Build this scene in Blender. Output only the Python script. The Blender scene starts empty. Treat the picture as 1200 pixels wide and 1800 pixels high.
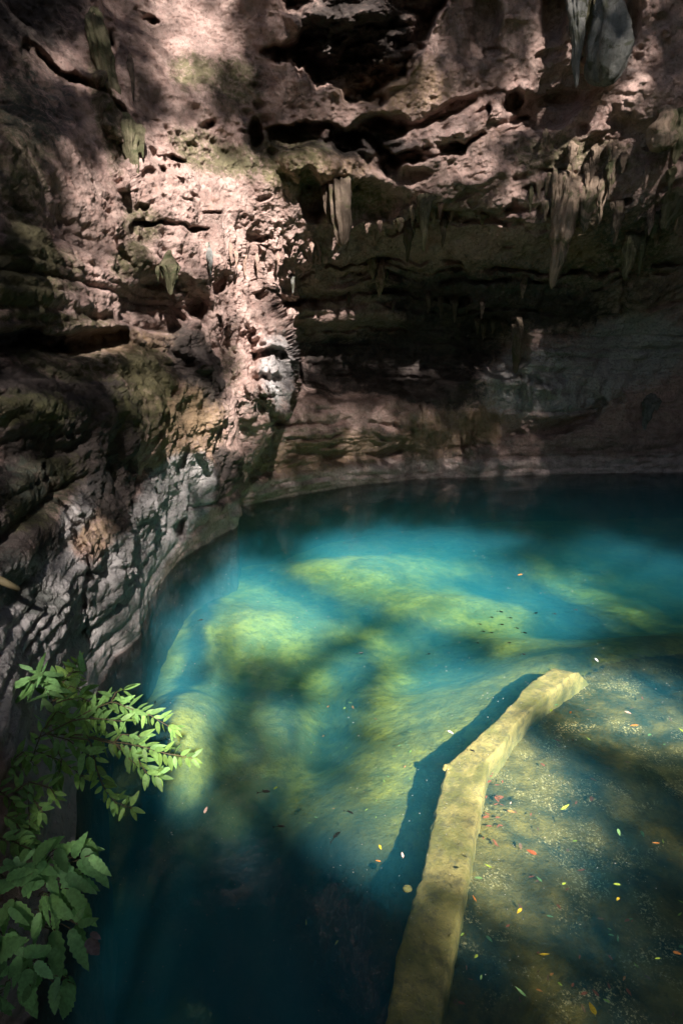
import bpy, math, random
import numpy as np
from mathutils import Vector, Matrix
random.seed(7)
rng = np.random.default_rng(7)
SC = bpy.context.scene
COL = SC.collection
rad = math.radians

# ------------------------------------------------------------------ camera
CAMZ = 6.0
PITCH = rad(15)
cam_d = bpy.data.cameras.new('camera'); cam = bpy.data.objects.new('camera', cam_d); COL.objects.link(cam)
cam.location = (0, 0, CAMZ); cam.rotation_euler = (rad(90) - PITCH, 0, 0)
cam_d.sensor_fit = 'VERTICAL'; cam_d.sensor_height = 36; cam_d.lens = 20
cam_d.clip_start = 0.1; cam_d.clip_end = 500
SC.camera = cam

# ------------------------------------------------------------------ world + sun
SUN_EL = rad(36); SUN_AZ = rad(17)      # the sun stands behind the camera, to its right
toSun = np.array([math.sin(SUN_AZ)*math.cos(SUN_EL), -math.cos(SUN_AZ)*math.cos(SUN_EL), math.sin(SUN_EL)])
W = bpy.data.worlds.new('World'); SC.world = W; W.use_nodes = True
wn = W.node_tree.nodes; wl = W.node_tree.links
sky = wn.new('ShaderNodeTexSky'); sky.sky_type = 'NISHITA'; sky.sun_disc = False
sky.sun_elevation = SUN_EL; sky.sun_rotation = math.atan2(toSun[0], toSun[1])
wl.new(sky.outputs[0], wn['Background'].inputs[0]); wn['Background'].inputs[1].default_value = 0.065
sd = bpy.data.lights.new('sun', 'SUN'); sun = bpy.data.objects.new('sun', sd); COL.objects.link(sun)
sd.energy = 5.0; sd.angle = rad(0.95); sd.color = (1.0, 0.91, 0.85)
sun.rotation_euler = Vector(toSun.tolist()).to_track_quat('Z', 'Y').to_euler()
sun.location = (20, -40, 25)
SC.view_settings.view_transform = 'Standard'; SC.view_settings.look = 'None'
SC.view_settings.exposure = 1.95; SC.view_settings.gamma = 1
SC.render.engine = 'CYCLES'
cy = SC.cycles
cy.max_bounces = 7; cy.diffuse_bounces = 4; cy.glossy_bounces = 3; cy.transparent_max_bounces = 24
cy.volume_bounces = 1; cy.transmission_bounces = 4
cy.use_denoising = True
cy.caustics_reflective = False; cy.caustics_refractive = False
try: cy.denoiser = 'OPENIMAGEDENOISE'
except Exception: pass

# ------------------------------------------------------------------ helpers: pixels <-> space
CP, SP = math.cos(PITCH), math.sin(PITCH)
def dirs(px, py):
    x = (np.asarray(px, float) - 600) / 1000; u = (900 - np.asarray(py, float)) / 1000
    return np.stack([x, CP + u*SP, -SP + u*CP], -1)
def P(px, py, t):
    d = dirs(px, py) * np.asarray(t, float)[..., None]; d[..., 2] += CAMZ; return d
def onz(px, py, z):
    d = dirs(px, py); t = (z - CAMZ) / d[..., 2]; return P(px, py, t)
def proj(p):
    q = p - np.array([0, 0, CAMZ]); f = q[..., 1]*CP - q[..., 2]*SP; u = q[..., 1]*SP + q[..., 2]*CP
    ok = f > 0.05; f = np.where(ok, f, 0.05)
    return np.where(ok, 600 + 1000*q[..., 0]/f, 99999), np.where(ok, 900 - 1000*u/f, 99999)
def sstep(a, b, x):
    t = np.clip((x - a) / (b - a), 0, 1); return t*t*(3 - 2*t)

# ------------------------------------------------------------------ helpers: noise
_perm = np.random.default_rng(3).permutation(256).astype(np.int64); _perm = np.concatenate([_perm, _perm, _perm])
_g = np.random.default_rng(4).normal(size=(256, 3)); _g /= np.linalg.norm(_g, axis=1)[:, None]
_g = _g.astype(np.float32)
def pnoise(p):
    p = np.asarray(p, np.float32); i = np.floor(p).astype(np.int64); f = p - i; i &= 255
    w = f*f*f*(f*(f*6 - 15) + 10); out = np.zeros(p.shape[:-1], np.float32)
    for a in (0, 1):
        wa = w[..., 0] if a else 1 - w[..., 0]
        for b in (0, 1):
            wb = w[..., 1] if b else 1 - w[..., 1]
            for c in (0, 1):
                wc = w[..., 2] if c else 1 - w[..., 2]
                h = _perm[_perm[_perm[(i[..., 0] + a) & 255] + ((i[..., 1] + b) & 255)] + ((i[..., 2] + c) & 255)]
                g = _g[h]
                out += wa*wb*wc*(g[..., 0]*(f[..., 0]-a) + g[..., 1]*(f[..., 1]-b) + g[..., 2]*(f[..., 2]-c))
    return out * 1.6
def fbm(p, oct=4, gain=.5, lac=2.03):
    s = 0; a = 1; n = 0
    for o in range(oct): s = s + a*pnoise(p + o*17.3); n += a; a *= gain; p = p*lac
    return s / n
def ridged(p, oct=4, gain=.5, lac=2.03):
    s = 0; a = 1; n = 0
    for o in range(oct): s = s + a*(1 - 2*np.abs(pnoise(p + o*11.7))); n += a; a *= gain; p = p*lac
    return s / n
def worley(p):
    p = np.asarray(p, np.float32); i = np.floor(p).astype(np.int64); f = p - i
    d1 = np.full(p.shape[:-1], 9., np.float32); rid = np.zeros(p.shape[:-1], np.float32)
    J = np.random.default_rng(9).random((256, 3)).astype(np.float32)
    for a in (-1, 0, 1):
        for b in (-1, 0, 1):
            for c in (-1, 0, 1):
                h = _perm[_perm[_perm[(i[..., 0]+a) & 255] + ((i[..., 1]+b) & 255)] + ((i[..., 2]+c) & 255)]
                q = J[h] + np.array([a, b, c], np.float32) - f
                d = (q*q).sum(-1); m = d < d1
                d1 = np.where(m, d, d1); rid = np.where(m, J[h][..., 0], rid)
    return np.sqrt(d1), rid

# ------------------------------------------------------------------ helpers: painting in plan
def stroke(X, Y, pts, w, soft):
    d = np.full(np.shape(X), 1e9, np.float32)
    for (ax, ay), (bx, by) in zip(pts[:-1], pts[1:]):
        vx, vy = bx-ax, by-ay; L = vx*vx + vy*vy + 1e-9
        t = np.clip(((X-ax)*vx + (Y-ay)*vy)/L, 0, 1)
        d = np.minimum(d, np.hypot(X-ax-t*vx, Y-ay-t*vy))
    return 1 - sstep(w - soft, w + soft, d)
def blob(X, Y, cx, cy, rx, ry, ang=0, hard=.5):
    c, s = math.cos(rad(ang)), math.sin(rad(ang)); dx, dy = X-cx, Y-cy
    u = (dx*c + dy*s)/rx; v = (-dx*s + dy*c)/ry
    return 1 - sstep(hard, 2-hard, np.sqrt(u*u + v*v)) if hard < 1 else (u*u+v*v < 1)*1.
def poly(X, Y, pts, soft):
    inside = np.zeros(np.shape(X), bool); d = np.full(np.shape(X), 1e9, np.float32)
    n = len(pts)
    for k in range(n):
        (ax, ay), (bx, by) = pts[k], pts[(k+1) % n]
        if ay != by:
            c = ((ay > Y) != (by > Y)) & (X < (bx-ax)*(Y-ay)/(by-ay) + ax); inside ^= c
        vx, vy = bx-ax, by-ay; t = np.clip(((X-ax)*vx + (Y-ay)*vy)/(vx*vx+vy*vy+1e-9), 0, 1)
        d = np.minimum(d, np.hypot(X-ax-t*vx, Y-ay-t*vy))
    return sstep(-soft, soft, np.where(inside, d, -d))

# ------------------------------------------------------------------ helpers: mesh and objects
def mesh_obj(name, V, F, mat, parent=None, smooth=True, attrs=None):
    """V (n,3), F: (m,3|4) array or list of lists"""
    me = bpy.data.meshes.new(name); V = np.ascontiguousarray(V, np.float32)
    if isinstance(F, np.ndarray):
        k = F.shape[1]; me.vertices.add(len(V)); me.vertices.foreach_set('co', V.ravel())
        me.loops.add(F.size); me.loops.foreach_set('vertex_index', F.astype(np.int32).ravel())
        me.polygons.add(len(F)); me.polygons.foreach_set('loop_start', np.arange(0, F.size, k, dtype=np.int32))
        me.update(calc_edges=True)
    else:
        me.from_pydata([tuple(map(float, v)) for v in V], [], F); me.update()
    me.polygons.foreach_set('use_smooth', np.full(len(me.polygons), smooth))
    if attrs:
        for an, av in attrs.items():
            c = np.ones((len(V), 4), np.float32); c[:, :av.shape[1]] = av
            a = me.attributes.new(an, 'FLOAT_COLOR', 'POINT'); a.data.foreach_set('color', c.ravel())
    if mat is not None: me.materials.append(mat)
    o = bpy.data.objects.new(name, me); COL.objects.link(o)
    if parent is not None: o.parent = parent
    return o
def tag(o, label=None, cat=None, group=None, kind=None):
    if label: o['label'] = label
    if cat: o['category'] = cat
    if group: o['group'] = group
    if kind: o['kind'] = kind
    return o
def empty(name, loc=(0, 0, 0)):
    o = bpy.data.objects.new(name, None); COL.objects.link(o); o.location = loc; return o
class MB:
    def __init__(s): s.V = []; s.F = []; s.n = 0; s.C = []
    def add(s, V, F, col=None):
        V = np.asarray(V, float); s.V.append(V); s.F += [[i + s.n for i in f] for f in F]; s.n += len(V)
        s.C.append(np.tile(np.array(col if col is not None else (1, 1, 1), float), (len(V), 1)))
    def build(s, name, mat, parent=None, org=None, smooth=True):
        V = np.concatenate(s.V)
        if org is not None: V = V - np.asarray(org)
        return mesh_obj(name, V, s.F, mat, parent, smooth, {'tint': np.concatenate(s.C)})
    def tube(s, pts, radii, seg=6, col=None):
        pts = np.asarray(pts, float); V = []; F = []; up = np.array([.3, .2, 1.])
        for k, p in enumerate(pts):
            d = pts[min(k+1, len(pts)-1)] - pts[max(k-1, 0)]; d = d/(np.linalg.norm(d)+1e-9)
            a = np.cross(d, up); a /= np.linalg.norm(a)+1e-9; b = np.cross(d, a)
            for j in range(seg):
                t = 2*math.pi*j/seg; V.append(p + radii[k]*(math.cos(t)*a + math.sin(t)*b))
        for k in range(len(pts)-1):
            for j in range(seg):
                j2 = (j+1) % seg; F.append([k*seg+j, k*seg+j2, (k+1)*seg+j2, (k+1)*seg+j])
        F.append(list(range(seg))[::-1]); F.append([(len(pts)-1)*seg+j for j in range(seg)])
        s.add(V, F, col)

# ------------------------------------------------------------------ materials
class NT:
    def __init__(s, name):
        s.m = bpy.data.materials.new(name); s.m.use_nodes = True; s.t = s.m.node_tree; s.n = s.t.nodes
        s.b = s.n['Principled BSDF']; s.out = s.n['Material Output']; s.pos = None
    def P(s):
        if s.pos is None: s.pos = s.n.new('ShaderNodeNewGeometry').outputs['Position']
        return s.pos
    def L(s, a, b): s.t.links.new(a, b)
    def noise(s, scale, detail=6, rough=.6, dist=0, vec=None, lo=None, hi=None):
        x = s.n.new('ShaderNodeTexNoise'); x.inputs['Scale'].default_value = scale
        x.inputs['Detail'].default_value = detail; x.inputs['Roughness'].default_value = rough
        x.inputs['Distortion'].default_value = dist; s.L(vec or s.P(), x.inputs['Vector'])
        return s.ramp(x.outputs[0], lo, hi) if lo is not None else x.outputs[0]
    def voro(s, scale, feat='F1', vec=None, lo=None, hi=None):
        x = s.n.new('ShaderNodeTexVoronoi'); x.feature = feat; x.inputs['Scale'].default_value = scale
        s.L(vec or s.P(), x.inputs['Vector'])
        return s.ramp(x.outputs['Distance'], lo, hi) if lo is not None else x.outputs['Distance']
    def ramp(s, v, lo, hi):
        x = s.n.new('ShaderNodeMapRange'); x.interpolation_type = 'SMOOTHSTEP'
        x.inputs[1].default_value = lo; x.inputs[2].default_value = hi; s.L(v, x.inputs[0]); return x.outputs[0]
    def math(s, op, a, b=None):
        x = s.n.new('ShaderNodeMath'); x.operation = op
        for k, v in enumerate((a, b)):
            if v is None: continue
            if isinstance(v, (int, float)): x.inputs[k].default_value = v
            else: s.L(v, x.inputs[k])
        return x.outputs[0]
    def mix(s, f, a, b, mode='MIX'):
        x = s.n.new('ShaderNodeMix'); x.data_type = 'RGBA'; x.blend_type = mode
        if isinstance(f, (int, float)): x.inputs[0].default_value = f
        else: s.L(f, x.inputs[0])
        for k, v in ((6, a), (7, b)):
            if isinstance(v, tuple): x.inputs[k].default_value = (*v, 1)
            else: s.L(v, x.inputs[k])
        return x.outputs[2]
    def attr(s, name):
        x = s.n.new('ShaderNodeAttribute'); x.attribute_name = name; return x
    def sep(s, c):
        x = s.n.new('ShaderNodeSeparateColor'); s.L(c, x.inputs[0]); return x.outputs
    def scaled(s, v3):
        x = s.n.new('ShaderNodeVectorMath'); x.operation = 'MULTIPLY'; s.L(s.P(), x.inputs[0])
        x.inputs[1].default_value = v3; return x.outputs[0]
    def bump(s, h, dist, strength=1.0, prev=None):
        x = s.n.new('ShaderNodeBump'); x.inputs['Distance'].default_value = dist
        x.inputs['Strength'].default_value = strength; s.L(h, x.inputs['Height'])
        if prev is not None: s.L(prev, x.inputs['Normal'])
        return x.outputs[0]
    def done(s, col, rough=.9, normal=None, spec=.25):
        if isinstance(col, tuple): s.b.inputs['Base Color'].default_value = (*col, 1)
        else: s.L(col, s.b.inputs['Base Color'])
        if isinstance(rough, (int, float)): s.b.inputs['Roughness'].default_value = rough
        else: s.L(rough, s.b.inputs['Roughness'])
        s.b.inputs['Specular IOR Level'].default_value = spec
        if normal is not None: s.L(normal, s.b.inputs['Normal'])
        return s.m

def rock_material(name, use_masks=True, base=(.56, .385, .335), alt=(.33, .215, .18)):
    k = NT(name)
    big = k.noise(.55, 6, .62, .6, lo=.38, hi=.62)
    mid = k.noise(2.3, 8, .68, .5, lo=.36, hi=.66)
    c = k.mix(big, base, alt)
    c = k.mix(k.math('MULTIPLY', mid, .55), c, (.60, .46, .40))
    # mineral streaks run down the rock
    st = k.noise(1, 7, .65, .8, vec=k.scaled((2.6, 2.6, .45)), lo=.52, hi=.70)
    c = k.mix(k.math('MULTIPLY', st, .45), c, (.16, .12, .10))
    gr = k.noise(9, 7, .75, .3, lo=.47, hi=.66)
    c = k.mix(k.math('MULTIPLY', gr, .6), c, (.20, .16, .14))
    rust = k.noise(1.1, 7, .7, 1.2, lo=.60, hi=.74)
    c = k.mix(k.math('MULTIPLY', rust, .4), c, (.34, .17, .08))
    pk = k.math('MULTIPLY', k.noise(4.2, 9, .8, .2, lo=.56, hi=.66), .75); c = k.mix(pk, c, (.075, .06, .05))     # dark pocks and crusts
    fl_ = k.math('MULTIPLY', k.noise(21, 5, .8, lo=.58, hi=.66), .6); c = k.mix(fl_, c, (.58, .47, .42))             # pale flecks
    if use_masks:
        A = k.sep(k.attr('maskA').outputs['Color']); B = k.sep(k.attr('maskB').outputs['Color'])
        edge = k.noise(1.8, 9, .72, .8); edge2 = k.noise(6, 8, .7, .4)
        def th(ch, n, w=.16):
            s_ = k.math('ADD', ch, k.math('MULTIPLY', k.math('SUBTRACT', n, .5), 1.5))
            return k.ramp(s_, .5 - w, .5 + w)
        c = k.mix(k.math('MULTIPLY', th(B[0], edge2, .3), .8), c, k.mix(mid, (.30, .21, .11), (.40, .29, .17)))      # ochre
        c = k.mix(k.math('MULTIPLY', th(A[2], edge, .3), .9), c, k.mix(gr, (.50, .49, .48), (.30, .29, .29)))         # pale calcite; also lightens the dim back wall
        c = k.mix(k.math('MULTIPLY', th(A[0], edge, .28), .92), c, k.mix(mid, (.035, .033, .032), (.075, .066, .058)))  # black crust, and painted shade of the recesses
        c = k.mix(k.math('MULTIPLY', th(A[1], edge2, .25), .85), c, k.mix(mid, (.085, .09, .042), (.16, .155, .07)))   # moss
        c = k.mix(k.math('MULTIPLY', B[1], .85), c, k.mix(gr, (.84, .70, .65), (.56, .46, .42)))                      # tide line
        c = k.mix(k.math('MULTIPLY', th(B[2], edge2, .2), .8), c, (.10, .115, .10))                                    # dark teal lichen
    ns = k.n.new('ShaderNodeTexNoise'); ns.inputs['Scale'].default_value = 2.7; ns.inputs['Detail'].default_value = 6; k.L(k.P(), ns.inputs['Vector'])
    wv = k.n.new('ShaderNodeVectorMath'); wv.operation = 'MULTIPLY_ADD'; k.L(ns.outputs['Color'], wv.inputs[0]); wv.inputs[1].default_value = (.7, .7, .7); k.L(k.P(), wv.inputs[2])
    pm = k.noise(1.3, 5, .6, lo=.5, hi=.62); pits = k.mix(pm, (1, 1, 1), k.voro(6, vec=wv.outputs[0], lo=.02, hi=.26)); pits2 = k.voro(15, vec=wv.outputs[0], lo=.03, hi=.35)
    n1 = k.bump(k.noise(3.2, 13, .72, .4), .34, 1.0)
    n2 = k.bump(pits, .07, .9, n1)
    n3 = k.bump(pits2, .02, .6, n2)
    n4 = k.bump(k.noise(30, 6, .7), .015, .8, n3)
    return k.done(c, k.ramp(edge2 if use_masks else mid, .1, .9) if False else .88, n4, .2)
M_ROCK = rock_material('limestone')

# ------------------------------------------------------------------ the cave: plan of the shore
SHORE = [(60,1780),(140,1480),(140,1400),(160,1235),(190,1150),(240,1120),(270,1050),(320,980),(375,945),(410,925),
         (415,890),(540,865),(640,850),(700,845),(830,838),(1000,832),(1200,830)]
_s = onz([a for a, b in SHORE], [b for a, b in SHORE], 0.0)
sh_az = list(np.degrees(np.arctan2(_s[:, 0], _s[:, 1]))); sh_R = list(np.hypot(_s[:, 0], _s[:, 1]))
sh_az = [-115, -90, -60, -45] + sh_az + [37, 45, 60, 75, 90, 105]
sh_R = [3.9, 3.7, 4.0, 4.6] + sh_R + [36.5, 35, 31, 27, 24, 22]
def shoreR(az): return np.interp(az, sh_az, sh_R)

# two smooth guide surfaces through measured points, thin plate in azimuth / elevation
def azel(p):
    q = p - np.array([0, 0, CAMZ]); h = np.hypot(q[..., 0], q[..., 1])
    return np.degrees(np.arctan2(q[..., 0], q[..., 1])), np.degrees(np.arctan2(q[..., 2], h)), np.hypot(h, q[..., 2])
class TPS:
    def __init__(s, pts):
        a, e, r = azel(np.array(pts, float)); s.c = np.stack([a, e], 1)/20; n = len(a)
        K = s.k(s.c, s.c) + np.eye(n)*.02; Q = np.c_[np.ones(n), s.c]
        A = np.zeros((n+3, n+3)); A[:n, :n] = K; A[:n, n:] = Q; A[n:, :n] = Q.T
        s.w = np.linalg.solve(A, np.r_[np.log(r), 0, 0, 0])
    def k(s, A, B):
        d = ((A[:, None] - B[None])**2).sum(-1); return .5*d*np.log(d + 1e-9)
    def __call__(s, az, el):
        sh = az.shape; X = np.stack([az.ravel(), el.ravel()], 1)/20; out = np.zeros(len(X))
        for i in range(0, len(X), 50000):
            x = X[i:i+50000]; out[i:i+50000] = s.k(x, s.c) @ s.w[:-3] + s.w[-3] + x @ s.w[-2:]
        return out.reshape(sh)
pL = [(300,300,16.5),(400,450,18.5),(420,300,18.5),(250,540,15),(420,600,20),(480,650,20.3),(500,580,20.6),(450,740,20.6),(430,830,20.8),
      (0,560,9.2),(0,900,7.4),(0,750,8.6),(150,800,10.6),(250,900,14),(300,750,16),(350,850,18.5),(100,1000,8.6),(180,1000,10.6),(0,1200,6.3),(0,1500,5.1),(100,1300,7.4),
      (0,1800,4.7),(0,300,11),(0,0,13.8),(150,150,14.6),(150,400,13.2),(300,0,17.2),(300,150,16.6),(150,620,12.2),(250,640,14.4),(350,600,17),
      (200,1080,11.6),(-200,560,6.2),(-200,1000,5.0),(-200,0,10.2)]
pC = [(480,0,17.5),(600,0,17.8),(600,150,18.6),(600,300,20),(600,400,22),(900,0,19),(1200,0,19),(1200,200,20.6),(900,200,20.6),(750,100,18.8),
      (900,400,22.4),(1200,400,22.8),(750,350,21.2),(460,330,18.8),(480,450,21.5)]
pB = [(600,500,26),(750,470,26.5),(700,600,28.2),(560,600,26.8),(560,700,26.8),(700,750,28.6),(1200,600,29.5),(900,600,28.6),(1050,560,28.6),
      (470,800,24.8),(440,850,24.1),(540,800,26.3),(1200,750,31),(900,750,30.3),(500,530,25),(1400,600,30),(1400,300,22.5),(900,480,26),(1200,490,26.5)]
extra = [(0,17,25),(-10,12,22),(9,18,27),(26,22,14),(27,14,18),(28,8,4),(26,0,6),(26,6,24),(-4.2,2,3),(-6,3,11),(-4.5,-3,4),(-11,7,18),(21,20,24),(5,15,34)]
LF = TPS([P(a, b, t) for a, b, t in pL + pC[:3] + pC[13:]] + [_s[i] for i in range(0, 10)] + [extra[i] for i in (1, 8, 9, 10, 11)])
BF = TPS([P(a, b, t) for a, b, t in pC + pB + pL[11:1:-1][:0]] + [P(a, b, t) for a, b, t in [(300,300,16.5),(300,0,17.2),(0,0,13.8),(0,300,11)]]
         + [_s[i] for i in range(10, 17)] + extra)

az_c = np.concatenate([np.linspace(-112, -44, 46)[:-1], np.linspace(-44, 36, 800), np.linspace(36, 104, 50)[1:]])
NC = len(az_c); Rr = shoreR(az_c)
NB, NM, NT_ = 60, 860, 60
el_w = np.degrees(np.arctan2(-CAMZ, Rr)); el_b = np.degrees(np.arctan2(-CAMZ - 5.5, Rr - 1.2))
rows = []
for t in np.linspace(0, 1, NB, endpoint=False): rows.append(el_b + (el_w - el_b)*t)
for t in np.linspace(0, 1, NM, endpoint=False): rows.append(el_w + (30 - el_w)*t)
for t in np.linspace(0, 1, NT_): rows.append(30 + (34 - 14*sstep(-5, 25, az_c))*t**1.2)
EL = np.array(rows); AZ = np.tile(az_c, (len(rows), 1)); NR = len(rows)
def unit(az, el):
    a, e = np.radians(az), np.radians(el); return np.stack([np.sin(a)*np.cos(e), np.cos(a)*np.cos(e), np.sin(e)], -1)
U = unit(AZ, EL); PX, PY = proj(U*10 + np.array([0, 0, CAMZ]))

# ragged coordinates so that no feature has a ruled edge
Ud = U*np.array([1, 1, 1.0])
w1 = fbm(Ud*9, 4, .55); w2 = fbm(Ud*9 + 40, 4, .55); w3 = fbm(Ud*45, 3); w4 = fbm(Ud*45 + 90, 3)
QX = PX + 26*w1 + 7*w3; QY = PY + 22*w2 + 7*w4

logF = LF(AZ, EL); logB = BF(AZ, EL)
def fix_shore(lg, fn):
    b = fn(az_c, el_w); e = np.log(np.hypot(Rr, CAMZ)) - b
    return lg + e[None]*np.exp(-np.clip(EL - el_w[None], 0, None)/5.0)
logF = fix_shore(logF, LF); logB = fix_shore(logB, BF)
ey = [-300, 300, 440, 480, 520, 545, 580, 620, 650, 700, 722, 737, 770, 800, 830, 850, 890, 930, 1900]
ex = [505, 500, 478, 462, 464, 476, 498, 517, 524, 520, 500, 472, 468, 450, 430, 420, 414, 408, 400]
edge = np.interp(PY, ey, ex) + 7*w3 + 9*w1; wid = np.interp(PY, [300, 430, 520, 900], [130, 90, 5, 4])
mF = sstep(wid, -wid, PX - edge)
lg = logB*(1-mF) + logF*mF
back = 1 - mF
inb = ((PX > -400) & (PX < 1600) & (PY > -400) & (PY < 2200)).astype(float)

# recesses (+) and bulges (-) of the rock, in metres along the view of someone standing on the platform
D = np.zeros_like(lg); BRK = 1.0
def S(pts, w, soft, v, X=None, Y=None):
    global D
    D = D + v*BRK*stroke(QX if X is None else X, QY if Y is None else Y, pts, w, soft)
def Bl(cx, cy, rx, ry, v, ang=0, hard=.5):
    global D; D = D + v*blob(QX, QY, cx, cy, rx, ry, ang, hard)*inb
# left shelf: lit lip, dark undercut
S([(-80,596),(40,598),(120,606),(215,592)], 15, 9, .9); S([(-80,572),(60,576),(150,570),(225,566)], 9, 7, -.35)
Bl(100,520,130,50,-.35); S([(40,590),(110,598)], 14, 5, .5)
Bl(190,690,210,75,-1.0,4,.3); Bl(60,700,140,60,-.4,10,.3); S([(-80,612),(60,618),(220,612),(330,640)], 12, 12, .7)
# hollow over the drape, hanging rags in front of it
Bl(300,535,75,45,1.6,15,.6); S([(230,505),(300,480),(385,487)], 8, 6, -.3); Bl(293,492,14,26,-.5,0,.7)
Bl(345,590,50,70,.8,-40,.5); S([(300,520),(345,575),(320,610),(350,650)], 9, 8, -.7); S([(370,510),(385,590),(410,650)], 12, 10, -.5)
Bl(385,500,16,22,.8); S([(330,640),(370,690)], 8, 6, .5)
S([(400,470),(430,540),(425,640),(440,720)], 20, 18, -.7); S([(395,560),(402,640)], 6, 5, .5); S([(447,590),(452,640)], 7, 5, .6)
# shield-like drape
Bl(487,660,36,64,-1.4,-8,.8); Bl(470,570,22,34,-.5,-20,.7); S([(456,618),(480,606),(500,612),(519,640)], 4, 4, -.5)
S([(452,628),(478,618),(497,630)], 6, 4, .8); S([(455,664),(472,662),(488,668)], 5, 4, .7); S([(458,690),(476,692)], 4, 4, .5)
BRK = np.clip(.75 + 2.2*fbm(np.stack([PX/60, PY/40, PX*0+6], -1), 3), .05, 1.5)
# back wall
S([(455,520),(560,521),(650,514),(735,514),(820,522)], 7, 4, 1.0); S([(455,504),(560,507),(700,500)], 6, 4, -.5)
S([(500,545),(600,548),(700,560)], 12, 8, -.4); Bl(640,632,150,55,1.9,3,.55); S([(530,575),(640,573),(745,590)], 5, 4, .7)
S([(500,660),(620,668),(760,668)], 5, 5, .35)
Bl(600,740,150,46,-.9,-3,.5); S([(480,745),(600,742),(720,752)], 4, 4, .35); S([(500,775),(640,764),(720,775)], 3, 3, .35)
S([(430,840),(520,800),(600,812),(700,790)], 6, 5, .5); Bl(690,800,34,16,.6,-15,.5)
Bl(862,608,56,48,2.4,0,.7); Bl(790,600,45,60,1.0,20,.5); S([(905,650),(1000,700),(1040,660),(1060,620)], 7, 6, .4)
Bl(975,650,80,50,-1.1,-12,.5); Bl(960,715,60,32,-1.0,-10,.6); S([(880,762),(960,765),(1030,742),(1055,705)], 8, 5, 1.0)
S([(1080,700),(1125,640),(1200,610)], 6, 5, .5); Bl(1060,580,60,60,.6); S([(1040,600),(1090,540),(1100,500)], 5, 4, .4)
for y_, v_ in ((470,.5),(488,.5),(545,.3),(620,.25),(790,.25),(812,.2)): S([(520,y_+4),(640,y_-8),(760,y_+2),(900,y_-5),(1040,y_+6),(1230,y_-10)], 3.5, 3.5, v_)
for x_ in range(720, 880, 17): S([(x_,720+rng.uniform(-10,20)),(x_+rng.uniform(-6,6),820)], 3, 3, rng.uniform(-.5,.5))
for x_ in range(870, 1060, 11): S([(x_,665+rng.uniform(-20,20)),(x_+rng.uniform(-5,5),700+rng.uniform(0,30))], 2.6, 3, rng.uniform(-.7,.5))
HX, HY = PX + 70*fbm(Ud*12+7, 4) + 14*w3, PY + 60*fbm(Ud*12+3, 4) + 14*w4
holl = poly(HX, HY, [(480,-80),(765,-80),(790,-20),(745,60),(700,140),(640,175),(590,150),(540,150),(495,95),(500,40)], 10)*inb
# roof: the black hollow with a lit boss inside, the long slash, sockets
D = D + 1.7*holl
Bl(590,20,64,56,-2.4,0,.4); Bl(690,60,45,60,-1.2,10,.6); Bl(640,140,60,26,-.8,-10,.6)
S([(495,238),(560,232),(640,258),(690,292)], 17, 5, 1.6); S([(640,240),(690,225)], 24, 6, 1.4)
S([(700,286),(760,266),(805,262)], 11, 4, 1.5); S([(805,262),(850,232),(935,205)], 4, 4, .8)
Bl(455,236,13,30,1.6,0,.7); Bl(548,345,18,40,1.3,0,.7); Bl(905,182,16,22,1.4,35,.7); Bl(862,200,7,12,1.,0,.7)
Bl(960,190,55,32,1.1,-25,.6); Bl(790,195,50,14,.9,-20,.6); S([(700,230),(790,205),(860,190)], 6, 5, .4)
Bl(560,290,60,28,-1.0,8,.6); Bl(660,350,50,30,.9,0,.6); Bl(850,40,24,60,1.0,0,.6); Bl(975,25,22,45,1.3,10,.6); Bl(1105,35,22,40,1.3,0,.6)
Bl(1150,180,60,40,-.5); Bl(1000,150,50,30,.8); Bl(720,310,30,12,.7); Bl(840,375,90,10,.8,-4); S([(700,400),(860,385),(970,395)], 4, 4, .6)
S([(640,455),(760,450),(870,462),(1000,470),(1200,465)], 5, 4, .7); S([(540,462),(640,462)], 4, 4, .5)
S([(690,290),(850,215),(985,140)], 10, 12, -.4); S([(700,360),(900,300),(1060,230),(1120,140)], 12, 14, -.4)
# upper left wall
S([(160,-20),(175,130),(190,260),(215,330)], 10, 9, -.8); S([(45,95),(100,135),(150,150)], 8, 5, .8)
S([(193,270),(200,320)], 8, 5, .9); Bl(60,480,90,60,-.5,0,.5); Bl(30,320,60,120,-.5); S([(245,12),(275,38)], 6, 4, .5); S([(225,400),(280,392),(330,402),(365,405)], 3.5, 3, .7)
S([(190,395),(215,440),(240,470)], 7, 6, -.5); Bl(240,418,26,22,.5); S([(190,40),(196,120)], 4, 4, .6)
S([(120,140),(170,165),(215,200)],6,5,.6)
for _ in range(26):
    a, b = rng.uniform(230, 470), rng.uniform(200, 470); Bl(a, b, rng.uniform(4, 18), rng.uniform(3, 8), rng.uniform(-.3, .5), rng.uniform(-30, 30), .6)
for _ in range(70):
    a, b = rng.uniform(500, 1230), rng.uniform(0, 500); Bl(a, b, rng.uniform(8, 30), rng.uniform(4, 10), rng.uniform(-.35, .5), rng.uniform(-35, 5), .6)
for x_ in np.arange(395, 560, 8.5): S([(x_,425+rng.uniform(-12,15)),(x_+rng.uniform(-4,4),470+rng.uniform(-5,30))], 2.6, 2.6, rng.uniform(-.45,.25))
for _ in range(170):     # drip points along the drape and the roof's lip
    a = rng.uniform(395, 480); b = rng.uniform(470, 700)
    S([(a, b), (a + rng.uniform(-3, 3), b + rng.uniform(12, 34))], 2.4, 3, rng.uniform(-.35, .3))
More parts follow.
